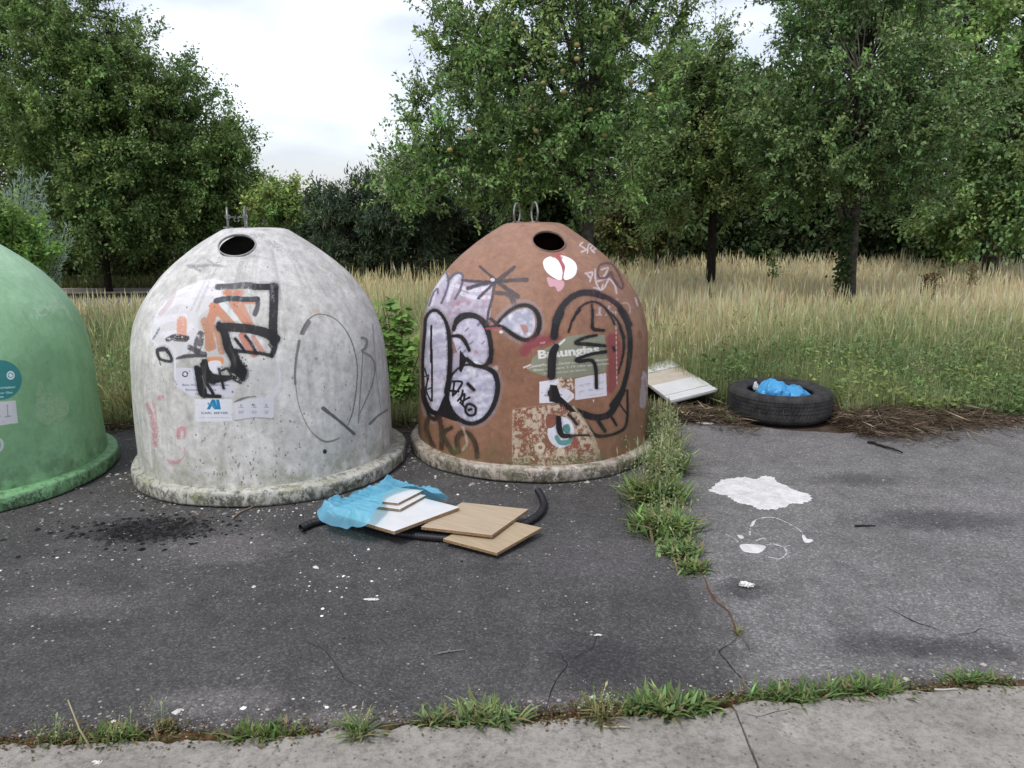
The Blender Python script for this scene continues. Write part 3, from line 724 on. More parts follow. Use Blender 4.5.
    c.stroke(a2, [(385, 120), (420, 250), (440, 310)], [5, 8, 6], BLK, .97, .4, .05)
    c.stroke(a2, [(440, 80), (450, 140), (480, 190), (560, 195), (640, 185)], [6, 9, 10, 7, 4], BLK, .98, .5, .06)
    c.stroke(a2, [(430, 100), (455, 180), (500, 215)], [6, 9, 6], BLK, .98, .5, .06)
    c.stroke(a2, [(640, 20), (665, 90), (690, 150), (700, 185)], [8, 9, 10, 6], BLK, .97, .6, .12, cell=5)
    rr = np.random.default_rng(2)
    for _ in range(90): c.circle(a2, rr.normal(690, 28), rr.normal(130, 45), rr.uniform(3, 9), rr.uniform(3, 9), BLK, .95)
    c.stroke(a2, [(640, 130), (690, 160)], 9, BLK, .97, .6, .15)
    c.stroke(a2, [(470, 660), (470, 661)], 1, BLK, 0)
    c.fill(a2, [(470, 80), (545, 75), (560, 130), (540, 160), (500, 150), (475, 130)], (.84, .84, .86), .95, .1, True)
    c.stroke(a2, [(700, 110), (735, 150), (720, 200), (680, 205)], 2.5, BLK, .9, .5, .15)
    c.stroke(a2, [(540, 130), (555, 200), (572, 262)], 2.6, BLK, .97, .3)
    c.stroke(a2, [(430, 200), (470, 250), (500, 300)], 3.0, BLK, .97, .3)
    c.stroke(a2, [(400, 130), (405, 230), (420, 300), (470, 315), (545, 318)], [5, 5, 4.5, 4, 3.5], BLK, .98, .3)
    c.stroke(a2, [(560, 140), (600, 130), (640, 200), (690, 225)], 2.5, BLK, .9, .4, .2)
    # torn shapes right of it
    c.stroke(a2, [(930, 120), (945, 180), (935, 250), (915, 295)], 6, (.83, .83, .84), .85, .5, .05)
    c.fill(a2, [(770, 70), (900, 75), (940, 120), (930, 250), (780, 300), (660, 320), (700, 250)], (.74, .74, .73), .45, .1, True)
    # white label with blue mark
    c.fill(a2, [(375, 335), (630, 335), (625, 440), (632, 485), (378, 490)], (.83, .84, .86), .97, .02)
    BL = (.12, .47, .65)
    c.fill(a2, [(490, 338), (512, 338), (478, 405), (456, 405)], BL); c.fill(a2, [(490, 338), (512, 338), (532, 405), (508, 405)], BL)
    c.fill(a2, [(518, 338), (540, 338), (552, 405), (530, 405)], BL); c.fill(a2, [(472, 362), (488, 360), (520, 392), (506, 402)], (.2, .53, .7))
    c.text(a2, 'KARL MEYER', 418, 438, 16, (.36, .40, .48), 0, .85, .02, 1.45)
    c.stroke(a2, [(400, 462), (610, 462)], .5, (.55, .56, .6), .6, .2, smooth=False)
    c.stroke(a2, [(640, 358), (680, 340), (740, 322), (790, 318)], [1, 2.2, 1.5, 1], (.35, .33, .31), .8, .3, .1)
    c.fill(a2, [(640, 365), (740, 335), (915, 318), (912, 465), (780, 462), (650, 485)], (.81, .81, .83), .97, .02)
    for X in (690, 780, 862):
        c.stroke(a2, [(X-16, 392), (X+16, 392)], .5, (.4, .42, .48), .7, .2, smooth=False)
        c.fill(a2, [(X-7, 370), (X+7, 370), (X+5, 388), (X-5, 388)], (.45, .47, .53), .55, .1)
        c.fill(a2, [(X-16, 414), (X+18, 412), (X+16, 434), (X-18, 436)], (.52, .54, .6), .55, .35, cell=2)
    c.stroke(a2, [(650, 482), (740, 468), (790, 462), (905, 470)], 1, (.45, .43, .4), .6, .3, .1)
    # red scrawl at the left
    RD = (.72, .50, .52)
    c.stroke(a2, [(45, 370), (75, 430), (90, 520), (100, 650)], [3, 4, 4, 4], RD, .8, .7, .3)
    c.stroke(a2, [(90, 350), (105, 450), (115, 600), (110, 655)], [3, 2.5, 3, 3], RD, .65, .7, .35)
    c.stroke(a2, [(130, 330), (155, 320)], 4, RD, .7, .7, .3)
    c.stroke(w2, [(310, 240), (315, 190), (345, 185), (355, 215), (345, 240)], [4, 5, 5, 3, 2], (.74, .48, .52), .75, .7, .25)
    c.stroke(w2, [(350, 300), (345, 360), (310, 395), (270, 400), (240, 385)], [1, 1, 3, 4, 2], (.74, .48, .52), .7, .7, .25)
    # pencil-like ellipse, bars and P at the right
    G = (.36, .35, .34)
    E_ = [(100, 210), (130, 150), (180, 117), (250, 130), (310, 185), (350, 265), (370, 360), (368, 460), (350, 580), (325, 650)]
    c.stroke(a3, E_, [2.2, 1.6, 1.3, 1.1, 1.2, 1.4, 1.2, 1.2, 1.4, 1.2], G, .85, .35, .12)
    c.stroke(a3, [(108, 205), (122, 180), (138, 155)], 5, (.38, .37, .37), .85, .5, .05)
    c.stroke(a3, [(92, 245), (78, 330), (72, 400), (74, 450)], [3, 2.6, 2.2, 2.4], (.38, .37, .36), .85, .4, .1)
    c.stroke(a3, [(74, 450), (90, 550), (125, 640), (165, 695), (215, 727), (260, 722), (290, 708)], [1, 1, 1.2, 1.4, 2.2, 2., 1.], (.42, .38, .33), .8, .4, .15)
    c.stroke(a3, [(208, 568), (280, 625), (355, 690)], [4.2, 2.8, 3.2], (.30, .30, .30), .9, .35, .03)
    c.stroke(a3, [(395, 230), (415, 240), (412, 275), (395, 290)], 3, (.38, .38, .40), .8, .5, .1)
    c.stroke(a3, [(398, 295), (392, 400), (384, 520), (376, 640)], 1.2, (.42, .42, .43), .8, .35, .12)
    c.stroke(a3, [(398, 298), (440, 325), (456, 380), (440, 460), (405, 545), (384, 590)], [2.5, 2, 1.5, 1.4, 1.4, 1.4], (.42, .42, .42), .8, .35, .08)
    c.stroke(a3, [(445, 165), (455, 300), (465, 420), (485, 590)], [1.6, 1, .8, .8], (.5, .5, .52), .75, .4, .2)
    c.stroke(a3, [(432, 642), (470, 605), (515, 575)], [3, 2, 1.6], (.38, .38, .39), .85, .4, .05)
    c.stroke(a3, [(150, 112), (180, 95), (190, 130)], 3, (.78, .62, .52), .5, 1, .4)
    # dark smudges up by the hole
    c.stroke(w1, [(220, 435), (290, 432), (370, 428), (430, 435)], [4, 3, 3, 1], (.47, .47, .48), .75, .9, .3)
    c.stroke(w1, [(250, 440), (285, 460)], 3, (.47, .47, .48), .7, .9, .25)
    c.stroke(w1, [(330, 400), (370, 425)], 3, (.50, .50, .51), .6, 1.0, .3)
    c.stroke(w1, [(580, 262), (640, 262)], 6, (.50, .50, .51), .55, 1.5, .4)
    c.stroke(w1, [(690, 305), (750, 335)], 7, (.52, .52, .53), .55, 1.8, .4)
    c.stroke(w1, [(530, 410), (570, 380), (610, 370)], 3, (.54, .54, .54), .5, 1.4, .4)
    r = np.random.default_rng(4)
    for _ in range(26):
        x, y = 315+r.normal(0, 9), 365+r.normal(0, 28)
        c.stroke((0, 0, 1), [(x, y), (x+r.normal(0, 2), y+r.normal(0, 3))], r.uniform(1, 3.5), (.60, .60, .62), .5, 1.0, .4)
    c.circle(w3, 415, 330, 13, 15, (.10, .10, .09))
    # holes, scratches
    for _ in range(60):
        x, y = r.uniform(200, 300), r.uniform(418, 478)
        c.stroke((0, 0, 1), [(x, y), (x+r.normal(0, .5), y+r.uniform(0, 3))], r.uniform(.5, 1.6), (.36, .38, .34), .7, .35, .1)
    for _ in range(40):
        x = r.uniform(145, 390); y = r.uniform(240, 470); L = r.uniform(3, 14)
        c.stroke((0, 0, 1), [(x, y), (x+r.normal(0, 1.5), y+L)], r.uniform(.4, 1.1), (.84, .84, .83), .5, .3, .2)
    for _ in range(16):
        a = r.uniform(-.9, .9); x0 = 262+math.sin(a)*60; y0 = 250; x1 = 262+math.sin(a)*112; y1 = 300+r.uniform(-10, 20)
        c.stroke((0, 0, 1), [(x0, y0), ((x0+x1)/2, (y0+y1)/2-4), (x1, y1)], r.uniform(1.5, 4), r.choice([.52, .55, .80])*np.array([1, 1, 1.]), .4, 1.4, .4)
    return c

# ---- brown container: paint film
b1 = (412, 250, .1433); b2 = (412, 350, .1693); b3 = (510, 310, .14648); b4 = (500, 390, .15625); b5 = (530, 220, .13026); c1 = (400, 190, .40359)
def brown_canvas():
    c = Canvas(405, 205, 662, 495)
    SV = (.80, .79, .84); SG = (.50, .50, .56); K = (.10, .09, .10); HALO = (.60, .56, .58)
    r = np.random.default_rng(9)
    # silver field
    c.fill(b1, [(95, 420), (130, 270), (190, 170), (245, 150), (255, 190), (330, 155), (365, 200), (560, 235), (560, 330), (545, 470), (520, 540), (300, 560), (240, 560), (110, 560)], (.70, .68, .74), .95, .06, False, streak=(.60, .55, .60))
    for p in ([(130, 400), (170, 260), (240, 165)], [(250, 350), (290, 220), (335, 175)], [(330, 300), (430, 330), (540, 330)], [(310, 250), (420, 280), (520, 270)]):
        c.stroke(b1, p, 4, (.83, .82, .86), .7, 1.0, .25)
    c.stroke(b1, [(240, 155), (255, 220), (235, 300), (205, 370)], 2.2, (.33, .33, .38), .9, .5, .05)
    c.stroke(b1, [(250, 215), (300, 165), (345, 165), (355, 200), (335, 280), (300, 340)], 2.4, (.33, .33, .38), .9, .5, .05)
    c.stroke(b1, [(120, 390), (145, 310), (175, 270), (180, 300)], 1.8, (.35, .35, .40), .9, .5, .05)
    c.stroke(b1, [(95, 450), (120, 300), (180, 190)], 1.6, (.5, .5, .54), .7, .8, .1)
    # letter bubbles with halo
    O1 = [(90, 560), (95, 480), (130, 430), (175, 425), (225, 480), (255, 570), (265, 700), (262, 900), (240, 1040), (200, 1130), (150, 1180), (110, 1130), (80, 980), (75, 760)]
    C1 = [(300, 550), (320, 490), (380, 455), (450, 470), (510, 530), (545, 620), (550, 740), (525, 830), (470, 860), (420, 850), (360, 790)]
    C2u = [(315, 840), (380, 830), (470, 850), (530, 870)]
    c.stroke(b1, O1, 9, HALO, .55, 1.6, 0, True)
    c.fill(b1, O1, SV, 1, .0, True, streak=(.66, .65, .72))
    # C body = upper lobe + lower lobe
    c.fill(b1, [(300, 550), (320, 495), (380, 465), (450, 480), (510, 540), (542, 630), (548, 740), (520, 830), (440, 850), (370, 800), (320, 720), (290, 640), (280, 600)], (.76, .74, .79), 1, .0, True, streak=(.67, .65, .72))
    low = [(205, 270), (215, 200), (250, 130), (310, 90), (370, 92), (430, 105), (480, 130), (505, 190), (500, 270), (470, 350), (420, 410), (350, 435), (280, 410), (230, 350)]
    c.stroke(b2, low, 9, HALO, .55, 1.8, 0, True)
    c.fill(b2, low, SV, 1, 0, True, streak=(.64, .63, .70))
    c.fill(b2, [(235, 20), (290, 10), (300, 60), (290, 130), (235, 150)], (.66, .62, .68), .95, .05)
    # brush lines inside
    for k in range(46):
        x = 215+k*5.6; y = 170+r.uniform(-60, 210)
        c.stroke(b2, [(x, y), (x+r.uniform(20, 60), y-12)], r.uniform(2, 6), (.87, .87, .90) if k % 2 else (.60, .58, .66), .45, 1.5, .2)
    for k in range(34):
        y = 480+r.uniform(0, 660); c.stroke(b1, [(165+r.uniform(-50, 10), y), (235, y-14)], r.uniform(2, 6), (.87, .86, .90) if k % 2 else (.62, .60, .66), .4, 1.6, .2)
    for _ in range(14):
        x, y = r.uniform(300, 540), r.uniform(490, 800); c.stroke(b1, [(x, y), (x+18, y-18)], 1.5, (.35, .3, .38), .6, .5, .2)
    for _ in range(22):
        x, y = r.uniform(90, 530), r.uniform(280, 1100); c.stroke(b1, [(x, y), (x+r.uniform(-10, 10), y+8)], r.uniform(1.5, 4), (.68, .40, .42), .5, .9, .3)
    # black outlines
    c.stroke(b1, O1, [3.2]*5+[4]*5+[3]*4, K, 1, .3, 0, True)
    c.stroke(b1, [(135, 530), (133, 640), (133, 780)], 2, K, 1, .3); c.stroke(b2, [(117, 0), (118, 130), (118, 300)], 1.8, K, 1, .3)
    c.stroke(b1, [(290, 555), (305, 510), (340, 470), (400, 455), (460, 470), (510, 520), (540, 600), (552, 700), (548, 780)], [3.5, 5, 6.5, 6, 5, 6, 5, 4.5, 4.5], K, 1, .35)
    c.stroke(b1, [(255, 615), (290, 600), (340, 605), (370, 640), (400, 700)], [3, 3, 4, 4, 3], K, 1, .3)
    c.stroke(b1, [(255, 570), (262, 640), (265, 760)], 4, K, 1, .3); c.stroke(b2, [(228, 0), (222, 90), (215, 170), (200, 250)], 4, K, 1, .35)
    c.fill(b2, [(283, 0), (300, 20), (325, 55), (310, 90), (290, 135), (278, 120)], K)
    c.stroke(b2, [(325, 55), (370, 90), (410, 98), (440, 85), (465, 40), (470, 0)], [4, 3.5, 3, 4, 4.5, 4.5], K, 1, .3)
    c.fill(b2, [(360, 68), (385, 65), (420, 88), (380, 85)], (.86, .84, .87))
    c.stroke(b2, low, [3.5, 3, 2, 1.5, 3, 4, 5, 5, 5, 4.5, 4, 4, 4.5, 4], K, 1, .35, 0, True)
    c.fill(b2, [(110, 365), (150, 360), (195, 270), (235, 350), (270, 420), (180, 395), (130, 385)], K, 1, 0, True)
    c.stroke(b2, [(65, 240), (75, 300), (110, 360), (160, 380)], 5, K, 1, .4)
    # small writing in the C
    T = 2.0
    c.stroke(b2, [(240, 185), (295, 190), (270, 240), (240, 270)], T, K, 1, .25); c.stroke(b2, [(225, 240), (275, 245)], T, K, 1, .25); c.stroke(b2, [(250, 190), (240, 265)], T, K, 1, .25)
    c.stroke(b2, [(330, 200), (365, 235)], 3.2, K, 1, .3); c.stroke(b2, [(270, 300), (310, 260), (300, 320)], T, K, 1, .25); c.stroke(b2, [(300, 240), (290, 300), (340, 280)], T, K, 1, .25)
    c.stroke(b2, [(285, 310), (320, 345)], T, K, 1, .25)
    c.stroke(b2, [(345, 320), (375, 340), (370, 380), (335, 385), (315, 355), (325, 325)], 2.4, K, 1, .25, 0, True)
    c.stroke(b2, [(335, 355), (350, 350)], 2.6, K, 1, .25)
    c.stroke(b2, [(75, 110), (90, 170), (85, 240), (110, 300)], 1.6, K, .9, .3); c.stroke(b2, [(70, 160), (100, 150), (80, 220)], 1.2, K, .9, .3); c.stroke(b2, [(72, 240), (120, 220)], 1.2, K, .9, .3)
    # starburst
    SB = (.22, .21, .24)
    for p, w in (([(350, 210), (450, 220), (580, 222), (700, 212), (800, 208)], [2.6, 3, 3.5, 4, 4.6]), ([(390, 268), (480, 240), (590, 215), (660, 165), (715, 120)], [4, 3.6, 4.5, 4.5, 3.4]),
                 ([(475, 115), (530, 165), (590, 215), (660, 270), (735, 325)], [2.6, 2.6, 4, 4.5, 5.5]), ([(465, 335), (520, 280), (580, 225)], [3.2, 2.6, 3]),
                 ([(580, 225), (560, 330), (535, 430), (520, 520)], [3, 2.6, 2.6, 3]), ([(590, 300), (650, 305), (690, 330), (715, 375)], [4.5, 4, 5, 5.5])):
        c.stroke(b1, p, w, SB, .88, .7, .04)
    c.circle(b1, 563, 208, 16, 13, (.8, .76, .78), .9)
    # leaf/drop
    DR = [(590, 520), (650, 450), (720, 400), (790, 385), (850, 410), (885, 470), (885, 550), (850, 610), (790, 630), (720, 600), (650, 550), (600, 525)]
    c.stroke(b1, DR, 10, HALO, .5, 1.6, 0, True)
    c.fill(b1, [(600, 520), (680, 450), (750, 415), (820, 410), (855, 470), (855, 550), (815, 605), (760, 600), (690, 560)], (.82, .81, .84), 1, 0, True, streak=(.62, .62, .68))
    c.stroke(b1, DR, [3, 3, 3.4, 3.8, 4, 4.6, 4.8, 4.4, 4, 4, 3.6, 3.4], K, 1, .35, 0, True)
    c.fill(b1, [(755, 520), (800, 530), (810, 570), (780, 575)], (.66, .48, .46), .9, .05, True)
    c.stroke(b1, [(550, 480), (590, 520), (550, 540)], 3.5, (.2, .15, .17), .9, .5)
    c.stroke(b1, [(520, 550), (620, 545)], 2.5, (.62, .30, .33), .85, .6, .1); c.circle(b1, 622, 572, 14, 11, (.86, .8, .8), .95)
    # white heart and pink
    c.stroke(c1, [(395, 165), (400, 195)], 8, (.62, .30, .33), .6, 1.4, .15)
    c.fill(b5, [(105, 310), (160, 280), (215, 310), (245, 370), (255, 440), (220, 460), (150, 420), (110, 370)], (.93, .92, .93), 1, 0, True)
    c.fill(b5, [(232, 270), (300, 290), (350, 330), (360, 390), (330, 440), (270, 460), (255, 420), (270, 360), (245, 310)], (.93, .92, .93), 1, 0, True)
    c.fill(b5, [(130, 440), (190, 455), (260, 470), (255, 520), (215, 550), (190, 510), (150, 510)], (.80, .62, .66), .85, .1, True)
    c.stroke(b5, [(225, 290), (255, 380), (250, 450)], [3, 2, 1.5], (.66, .35, .37), .9, .5)
    c.stroke(b5, [(180, 275), (210, 260), (235, 290)], 4, (.60, .33, .33), .55, 1, .2)
    # SR and small white scribbles
    W_ = (.80, .76, .76)
    c.stroke(b5, [(405, 170), (385, 195), (430, 225), (395, 245)], 1.5, W_, .8, .5, .15); c.stroke(b5, [(440, 250), (450, 190), (485, 185), (465, 220), (495, 250)], 1.6, W_, .8, .5, .15)
    c.stroke(b5, [(480, 190), (505, 215), (480, 235)], 1.6, W_, .7, .5, .15)
    for p in ([(425, 410), (480, 405), (460, 470)], [(500, 380), (505, 470), (540, 540), (560, 500)], [(520, 470), (600, 450), (650, 500), (665, 560)], [(550, 380), (600, 370), (560, 440), (530, 430)], [(440, 420), (460, 440)], [(490, 520), (560, 530), (600, 460)],
              [(770, 470), (790, 510)], [(810, 600), (825, 655)], [(850, 560), (860, 610)], [(660, 330), (670, 360)]):
        c.stroke(b5, p, 1.7, (.78, .74, .76), .75, .6, .2)
    c.stroke(b5, [(700, 640), (750, 640), (770, 690), (745, 740)], 1.2, (.75, .68, .68), .6, .5, .2)
    for _ in range(16):
        x, y = r.uniform(490, 700), r.uniform(600, 720); c.stroke(b5, [(x, y), (x+r.uniform(-25, 25), y+r.uniform(-25, 25)), (x+r.uniform(-25, 25), y+r.uniform(-10, 35))], 1.3, (.74, .66, .68), .65, .5, .25)
    c.fill(b5, [(705, 330), (725, 335), (800, 440), (790, 450)], (.86, .84, .82))
    # speech comma
    c.stroke(b5, [(520, 400), (535, 350), (590, 330), (640, 350), (690, 430), (715, 510), (690, 520), (640, 450), (620, 400), (590, 440), (540, 445), (520, 420)], 2.4, (.30, .24, .26), .85, .7, .06)
    # magenta haze round the poster
    MG = (.52, .20, .26)
    c.stroke(b3, [(100, 290), (150, 230), (260, 200), (330, 200)], 9, MG, .6, 2, .08); c.stroke(b3, [(700, 200), (720, 300), (710, 430), (690, 540)], [12, 14, 12, 8], MG, .7, 2, .05)
    c.stroke(b3, [(690, 200), (760, 120)], 5, MG, .35, 2, .2)
    c.stroke(b1, [(780, 700), (860, 640), (960, 640)], 10, MG, .5, 2, .1)
    # dotted light line
    for k in range(15):
        y = 10+k*34; c.stroke(b3, [(722+k*.6, y), (722+k*.6, y+18)], 1.1, (.82, .74, .66), .85, .3, .15)
    # poster green-grey
    PG = (.52, .53, .45)
    c.fill(b3, [(150, 330), (230, 270), (330, 215), (390, 180), (500, 165), (645, 170), (658, 300), (655, 420), (560, 440), (440, 462), (330, 470), (230, 450), (120, 410), (135, 400)], PG, 1, .03)
    c.text(b3, 'Braunglas', 190, 332, 56, (.86, .85, .83), -.10, .97, .04, 1.42)
    c.text(b3, 'nur', 205, 232, 20, (.80, .74, .74), -.1, .85, .02); c.fill(b3, [(320, 240), (375, 195), (380, 205), (340, 245)], (.86, .85, .80))
    c.text(b3, 'Keine Flaschen, Deckel oder anderes Material', 150, 390, 15, (.80, .79, .74), -.09, .85, .02, 1.35)
    c.text(b3, 'Bitte werktags 7-19 Uhr einwerfen', 160, 418, 15, (.80, .79, .74), -.09, .85, .02, 1.75)
    c.text(b3, 'Vielen Dank fuer die Mithilfe', 230, 440, 13, (.80, .79, .74), -.09, .75, .02, 1.4)
    c.stroke(b3, [(95, 392), (140, 375)], 1.6, (.84, .80, .78), .9, .4); c.stroke(b3, [(120, 398), (230, 370)], .8, (.84, .80, .78), .8, .3)
    # two paper labels under it
    c.fill(b3, [(200, 490), (330, 470), (345, 520), (400, 545), (438, 575), (438, 600), (400, 630), (200, 636)], (.86, .84, .87), 1, .02)
    for _ in range(46):
        x, y = r.uniform(320, 440), r.uniform(462, 545); c.circle(b3, x, y, r.uniform(4, 13), r.uniform(4, 10), (.80, .74, .68) if r.random() < .75 else (.42, .26, .2), .9, .15)
    c.fill(b3, [(442, 470), (540, 448), (656, 430), (662, 585), (445, 615)], (.84, .82, .85), 1, .02)
    for X, Y_ in ((490, 515), (530, 505), (620, 495), (490, 555), (550, 545), (615, 540)):
        c.stroke(b3, [(X-18, Y_), (X+18, Y_-4)], .6, (.52, .54, .62), .7, .2, smooth=False); c.stroke(b3, [(X-13, Y_+8), (X+13, Y_+5)], .6, (.6, .62, .68), .6, .2, smooth=False)
    c.text(b3, 'KARL MEYER', 236, 590, 14, (.36, .36, .42), -.03, .85, .02, 1.1); c.stroke(b3, [(540, 585), (630, 572)], .5, (.6, .6, .66), .6, .2)
    c.fill(b3, [(565, 612), (575, 612), (570, 635)], (.85, .8, .75))
    # the big face outline
    c.stroke(b3, [(300, 180), (315, 90), (345, 20)], [8, 8, 8], K, 1, .45)
    c.stroke(b5, [(200, 768), (240, 680), (310, 600), (400, 560), (500, 565), (560, 590)], [8, 7, 6.5, 6.5, 7, 6], (.14, .13, .15), .98, .6)
    c.stroke(b5, [(520, 570), (600, 600), (670, 650), (730, 720), (770, 800)], [5, 5, 5.5, 5, 4.5], (.16, .1, .12), .95, .6, .04)
    c.stroke(b5, [(330, 768), (370, 690), (430, 640), (500, 630), (570, 670), (620, 740), (650, 800)], [2.4, 2.6, 2.4, 2.6, 2.6, 2.4, 2.4], (.15, .13, .15), .98, .5)
    c.stroke(b5, [(475, 650), (480, 720), (482, 780)], 2.4, (.16, .13, .15), .95, .5)
    c.stroke(b3, [(480, 0), (430, 60), (400, 150)], [2.4, 2.2, 2.6], K, .97, .35)
    c.stroke(b3, [(565, 0), (563, 80), (570, 130), (640, 140)], [2.6, 3, 4, 3], K, 1, .35)
    c.stroke(b3, [(750, 0), (800, 90), (820, 200), (815, 330), (795, 450), (760, 560), (700, 650)], [5, 5.5, 5.5, 5, 5, 5, 6.5], K, 1, .4)
    c.stroke(b3, [(660, 0), (730, 70), (770, 170), (775, 290), (740, 430)], [2, 2.6, 3, 2.6, 1.5], K, .97, .4)
    c.stroke(b3, [(755, 130), (778, 190)], 3.5, K, .9, .4)
    # mouth / zigzag
    c.stroke(b3, [(590, 172), (510, 190), (450, 225), (540, 235), (650, 245)], [2.6, 3, 3.6, 3.6, 3], K, 1, .3)
    c.stroke(b3, [(655, 285), (560, 300), (460, 335), (470, 350), (555, 345), (585, 400), (590, 530)], [3.5, 3, 3.5, 3.6, 3.6, 3.4, 3.4], K, 1, .3)
    c.stroke(b3, [(705, 255), (712, 275)], 2.5, K, .9, .4)
    # thick left stem
    c.stroke(b3, [(315, 250), (290, 310), (283, 450)], [6, 8, 8], K, 1, .3, .05)
    c.fill(b3, [(275, 510), (320, 515), (345, 590), (400, 640), (270, 625), (265, 560)], K, 1, 0)
    c.stroke(b4, [(330, 20), (370, 70), (430, 110), (520, 150), (610, 175), (690, 160), (740, 100), (790, 0)], [8, 6, 5, 7, 6.5, 6.5, 6, 5], K, 1, .4)
    # beard ladder
    c.stroke(b4, [(500, 150), (560, 230), (610, 290), (700, 290), (790, 250), (815, 170), (815, 0)], [4, 4, 4, 3, 3, 2.6, 2], K, 1, .35)
    c.stroke(b4, [(760, 80), (815, 160)], 2, K, .95, .35); c.stroke(b4, [(630, 200), (670, 260)], 4, K, 1, .35); c.stroke(b4, [(715, 175), (745, 225)], 2.6, K, 1, .35)
    # lower left: KO scrawl
    KB = (.20, .14, .12)
    c.stroke(b2, [(140, 410), (100, 400), (85, 460), (110, 540), (130, 570)], [4, 4.5, 5, 5, 4], KB, .85, .7, .1); c.stroke(b2, [(160, 395), (175, 480), (175, 580)], 5, KB, .9, .6, .06)
    c.stroke(b2, [(230, 460), (185, 500), (230, 590), (250, 610)], [4, 5, 5, 5], KB, .9, .6, .06)
    c.stroke(b2, [(275, 600), (265, 530), (295, 490), (340, 500), (375, 560), (385, 630)], [5, 5.5, 6, 5, 5, 5], KB, .9, .6, .08)
    c.stroke(b2, [(300, 455), (325, 540), (300, 590)], 2.5, (.78, .70, .62), .7, .8, .25)
    # flaking patch with round badge
    c.fill(b4, [(80, 120), (420, 85), (480, 120), (560, 230), (620, 330), (640, 430), (560, 450), (80, 470)], (.50, .28, .22), .55, .0)
    CR = (.76, .70, .61); P4 = [(80, 120), (420, 85), (480, 120), (560, 230), (620, 330), (640, 440), (560, 455), (80, 480)]
    c.fill(b4, P4, CR, .95, .60, cell=12); c.fill(b4, P4, CR, .9, .66, cell=5)
    c.fill(b4, [(180, 120), (380, 95), (400, 150), (320, 230), (190, 300), (175, 200)], CR, .95, .44, cell=12); c.fill(b4, [(85, 260), (135, 260), (140, 470), (85, 470)], CR, .95, .45, cell=12)
    c.fill(b4, [(80, 425), (640, 410), (650, 460), (300, 495), (80, 480)], CR, .95, .42, cell=12); c.fill(b4, [(430, 110), (480, 120), (560, 230), (630, 400), (560, 440), (500, 330), (450, 200)], CR, .95, .42, cell=12)
    c.fill(b4, [(360, 380), (640, 380), (640, 440), (360, 450)], CR, .95, .47, cell=12); c.fill(b4, [(80, 440), (620, 420), (640, 470), (300, 495), (80, 480)], (.36, .34, .22), .8, .55, cell=5)
    for pts in ([(225, 350), (270, 335), (290, 365), (265, 400), (225, 390)], [(190, 420), (220, 440), (215, 450)], [(290, 400), (310, 410), (300, 435)], [(370, 370), (415, 380), (400, 420), (365, 415)]):
        c.fill(b4, pts, (.80, .74, .66), 1, .08, True)
    c.circle(b4, 258, 368, 14, 12, (.5, .34, .26), .8)
    c.stroke(b4, [(95, 122), (250, 100), (380, 85)], 1, (.66, .52, .48), .7, .4, .2); c.stroke(b4, [(85, 130), (80, 300), (82, 460)], 1.4, (.74, .66, .56), .7, .4, .3)
    c.stroke(b4, [(470, 110), (540, 200), (600, 320), (625, 420)], [3, 3, 4, 5], (.72, .66, .55), .85, .8, .3)
    c.circle(b4, 390, 270, 86, 100, (.86, .86, .89), 1, .02)
    c.fill(b4, [(300, 160), (370, 165), (350, 230), (300, 240)], (.52, .31, .25), .9, .05, True)
    c.stroke(b4, [(362, 300), (385, 335), (430, 335), (460, 310)], [4, 5, 5, 3], (.34, .56, .56), .95, .4); c.fill(b4, [(410, 225), (440, 220), (450, 260), (430, 280), (400, 255)], (.30, .52, .50), .95, 0, True)
    c.fill(b4, [(465, 310), (500, 310), (500, 375), (465, 372)], (.60, .33, .30), .95, .1)
    c.stroke(b4, [(375, 180), (380, 250), (400, 290), (450, 295)], [5, 6, 5, 4], K, 1, .3)
    c.stroke(b4, [(450, 295), (500, 290), (570, 290)], [3, 2, 2], K, .9, .4, .15)
    c.fill(b4, [(400, 85), (440, 90), (490, 140), (450, 140), (415, 110)], K, 1, .08); c.stroke(b4, [(440, 160), (470, 190), (490, 220)], 3, K, .85, .5, .15)
    # grey-white smear on the right flank
    c.stroke(b3, [(915, 430), (910, 500), (910, 560), (905, 650)], [4, 3, 6, 6], (.66, .64, .66), .7, 1, .2); c.stroke(b3, [(900, 470), (925, 440), (935, 520)], 2, (.72, .70, .72), .6, .6, .2)
    c.stroke(b3, [(885, 150), (890, 185)], 3.5, (.45, .25, .2), .7, .8)
    # scratches
    for _ in range(50):
        x = r.uniform(425, 640); y = r.uniform(260, 460); L = r.uniform(2, 9)
        c.stroke((0, 0, 1), [(x, y), (x+r.normal(0, 2), y+L)], r.uniform(.3, .8), (.70, .55, .48), .45, .3, .2)
    ta_ = np.linspace(-1.45, 1.45, 30); lo_ = [(533+math.sin(t)*117, 448+math.cos(t)*27) for t in ta_]; hi_ = [(533+math.sin(t)*116, 438+math.cos(t)*26+1.5*math.sin(t*9)) for t in ta_]
    c.fill((0, 0, 1), hi_+lo_[::-1], (.70, .62, .52), .85, .60, cell=5); c.fill((0, 0, 1), hi_+lo_[::-1], (.30, .28, .17), .8, .60, cell=12)
    c.fill((0, 0, 1), [(x, y+6) for x, y in hi_]+lo_[::-1], (.74, .68, .58), .85, .50, cell=5); c.fill((0, 0, 1), [(x, y+4) for x, y in hi_]+lo_[::-1], (.26, .24, .15), .8, .55, cell=12)
    for k in range(60):
        a = r.uniform(-1.4, 1.4); x = 533+math.sin(a)*112; y = 452+math.cos(a)*24+r.uniform(-6, 3)
        c.circle((0, 0, 1), x, y, r.uniform(.6, 3), r.uniform(.4, 1.4), (.72, .66, .56) if r.random() < .6 else (.33, .30, .18), .8, .15)
    return c

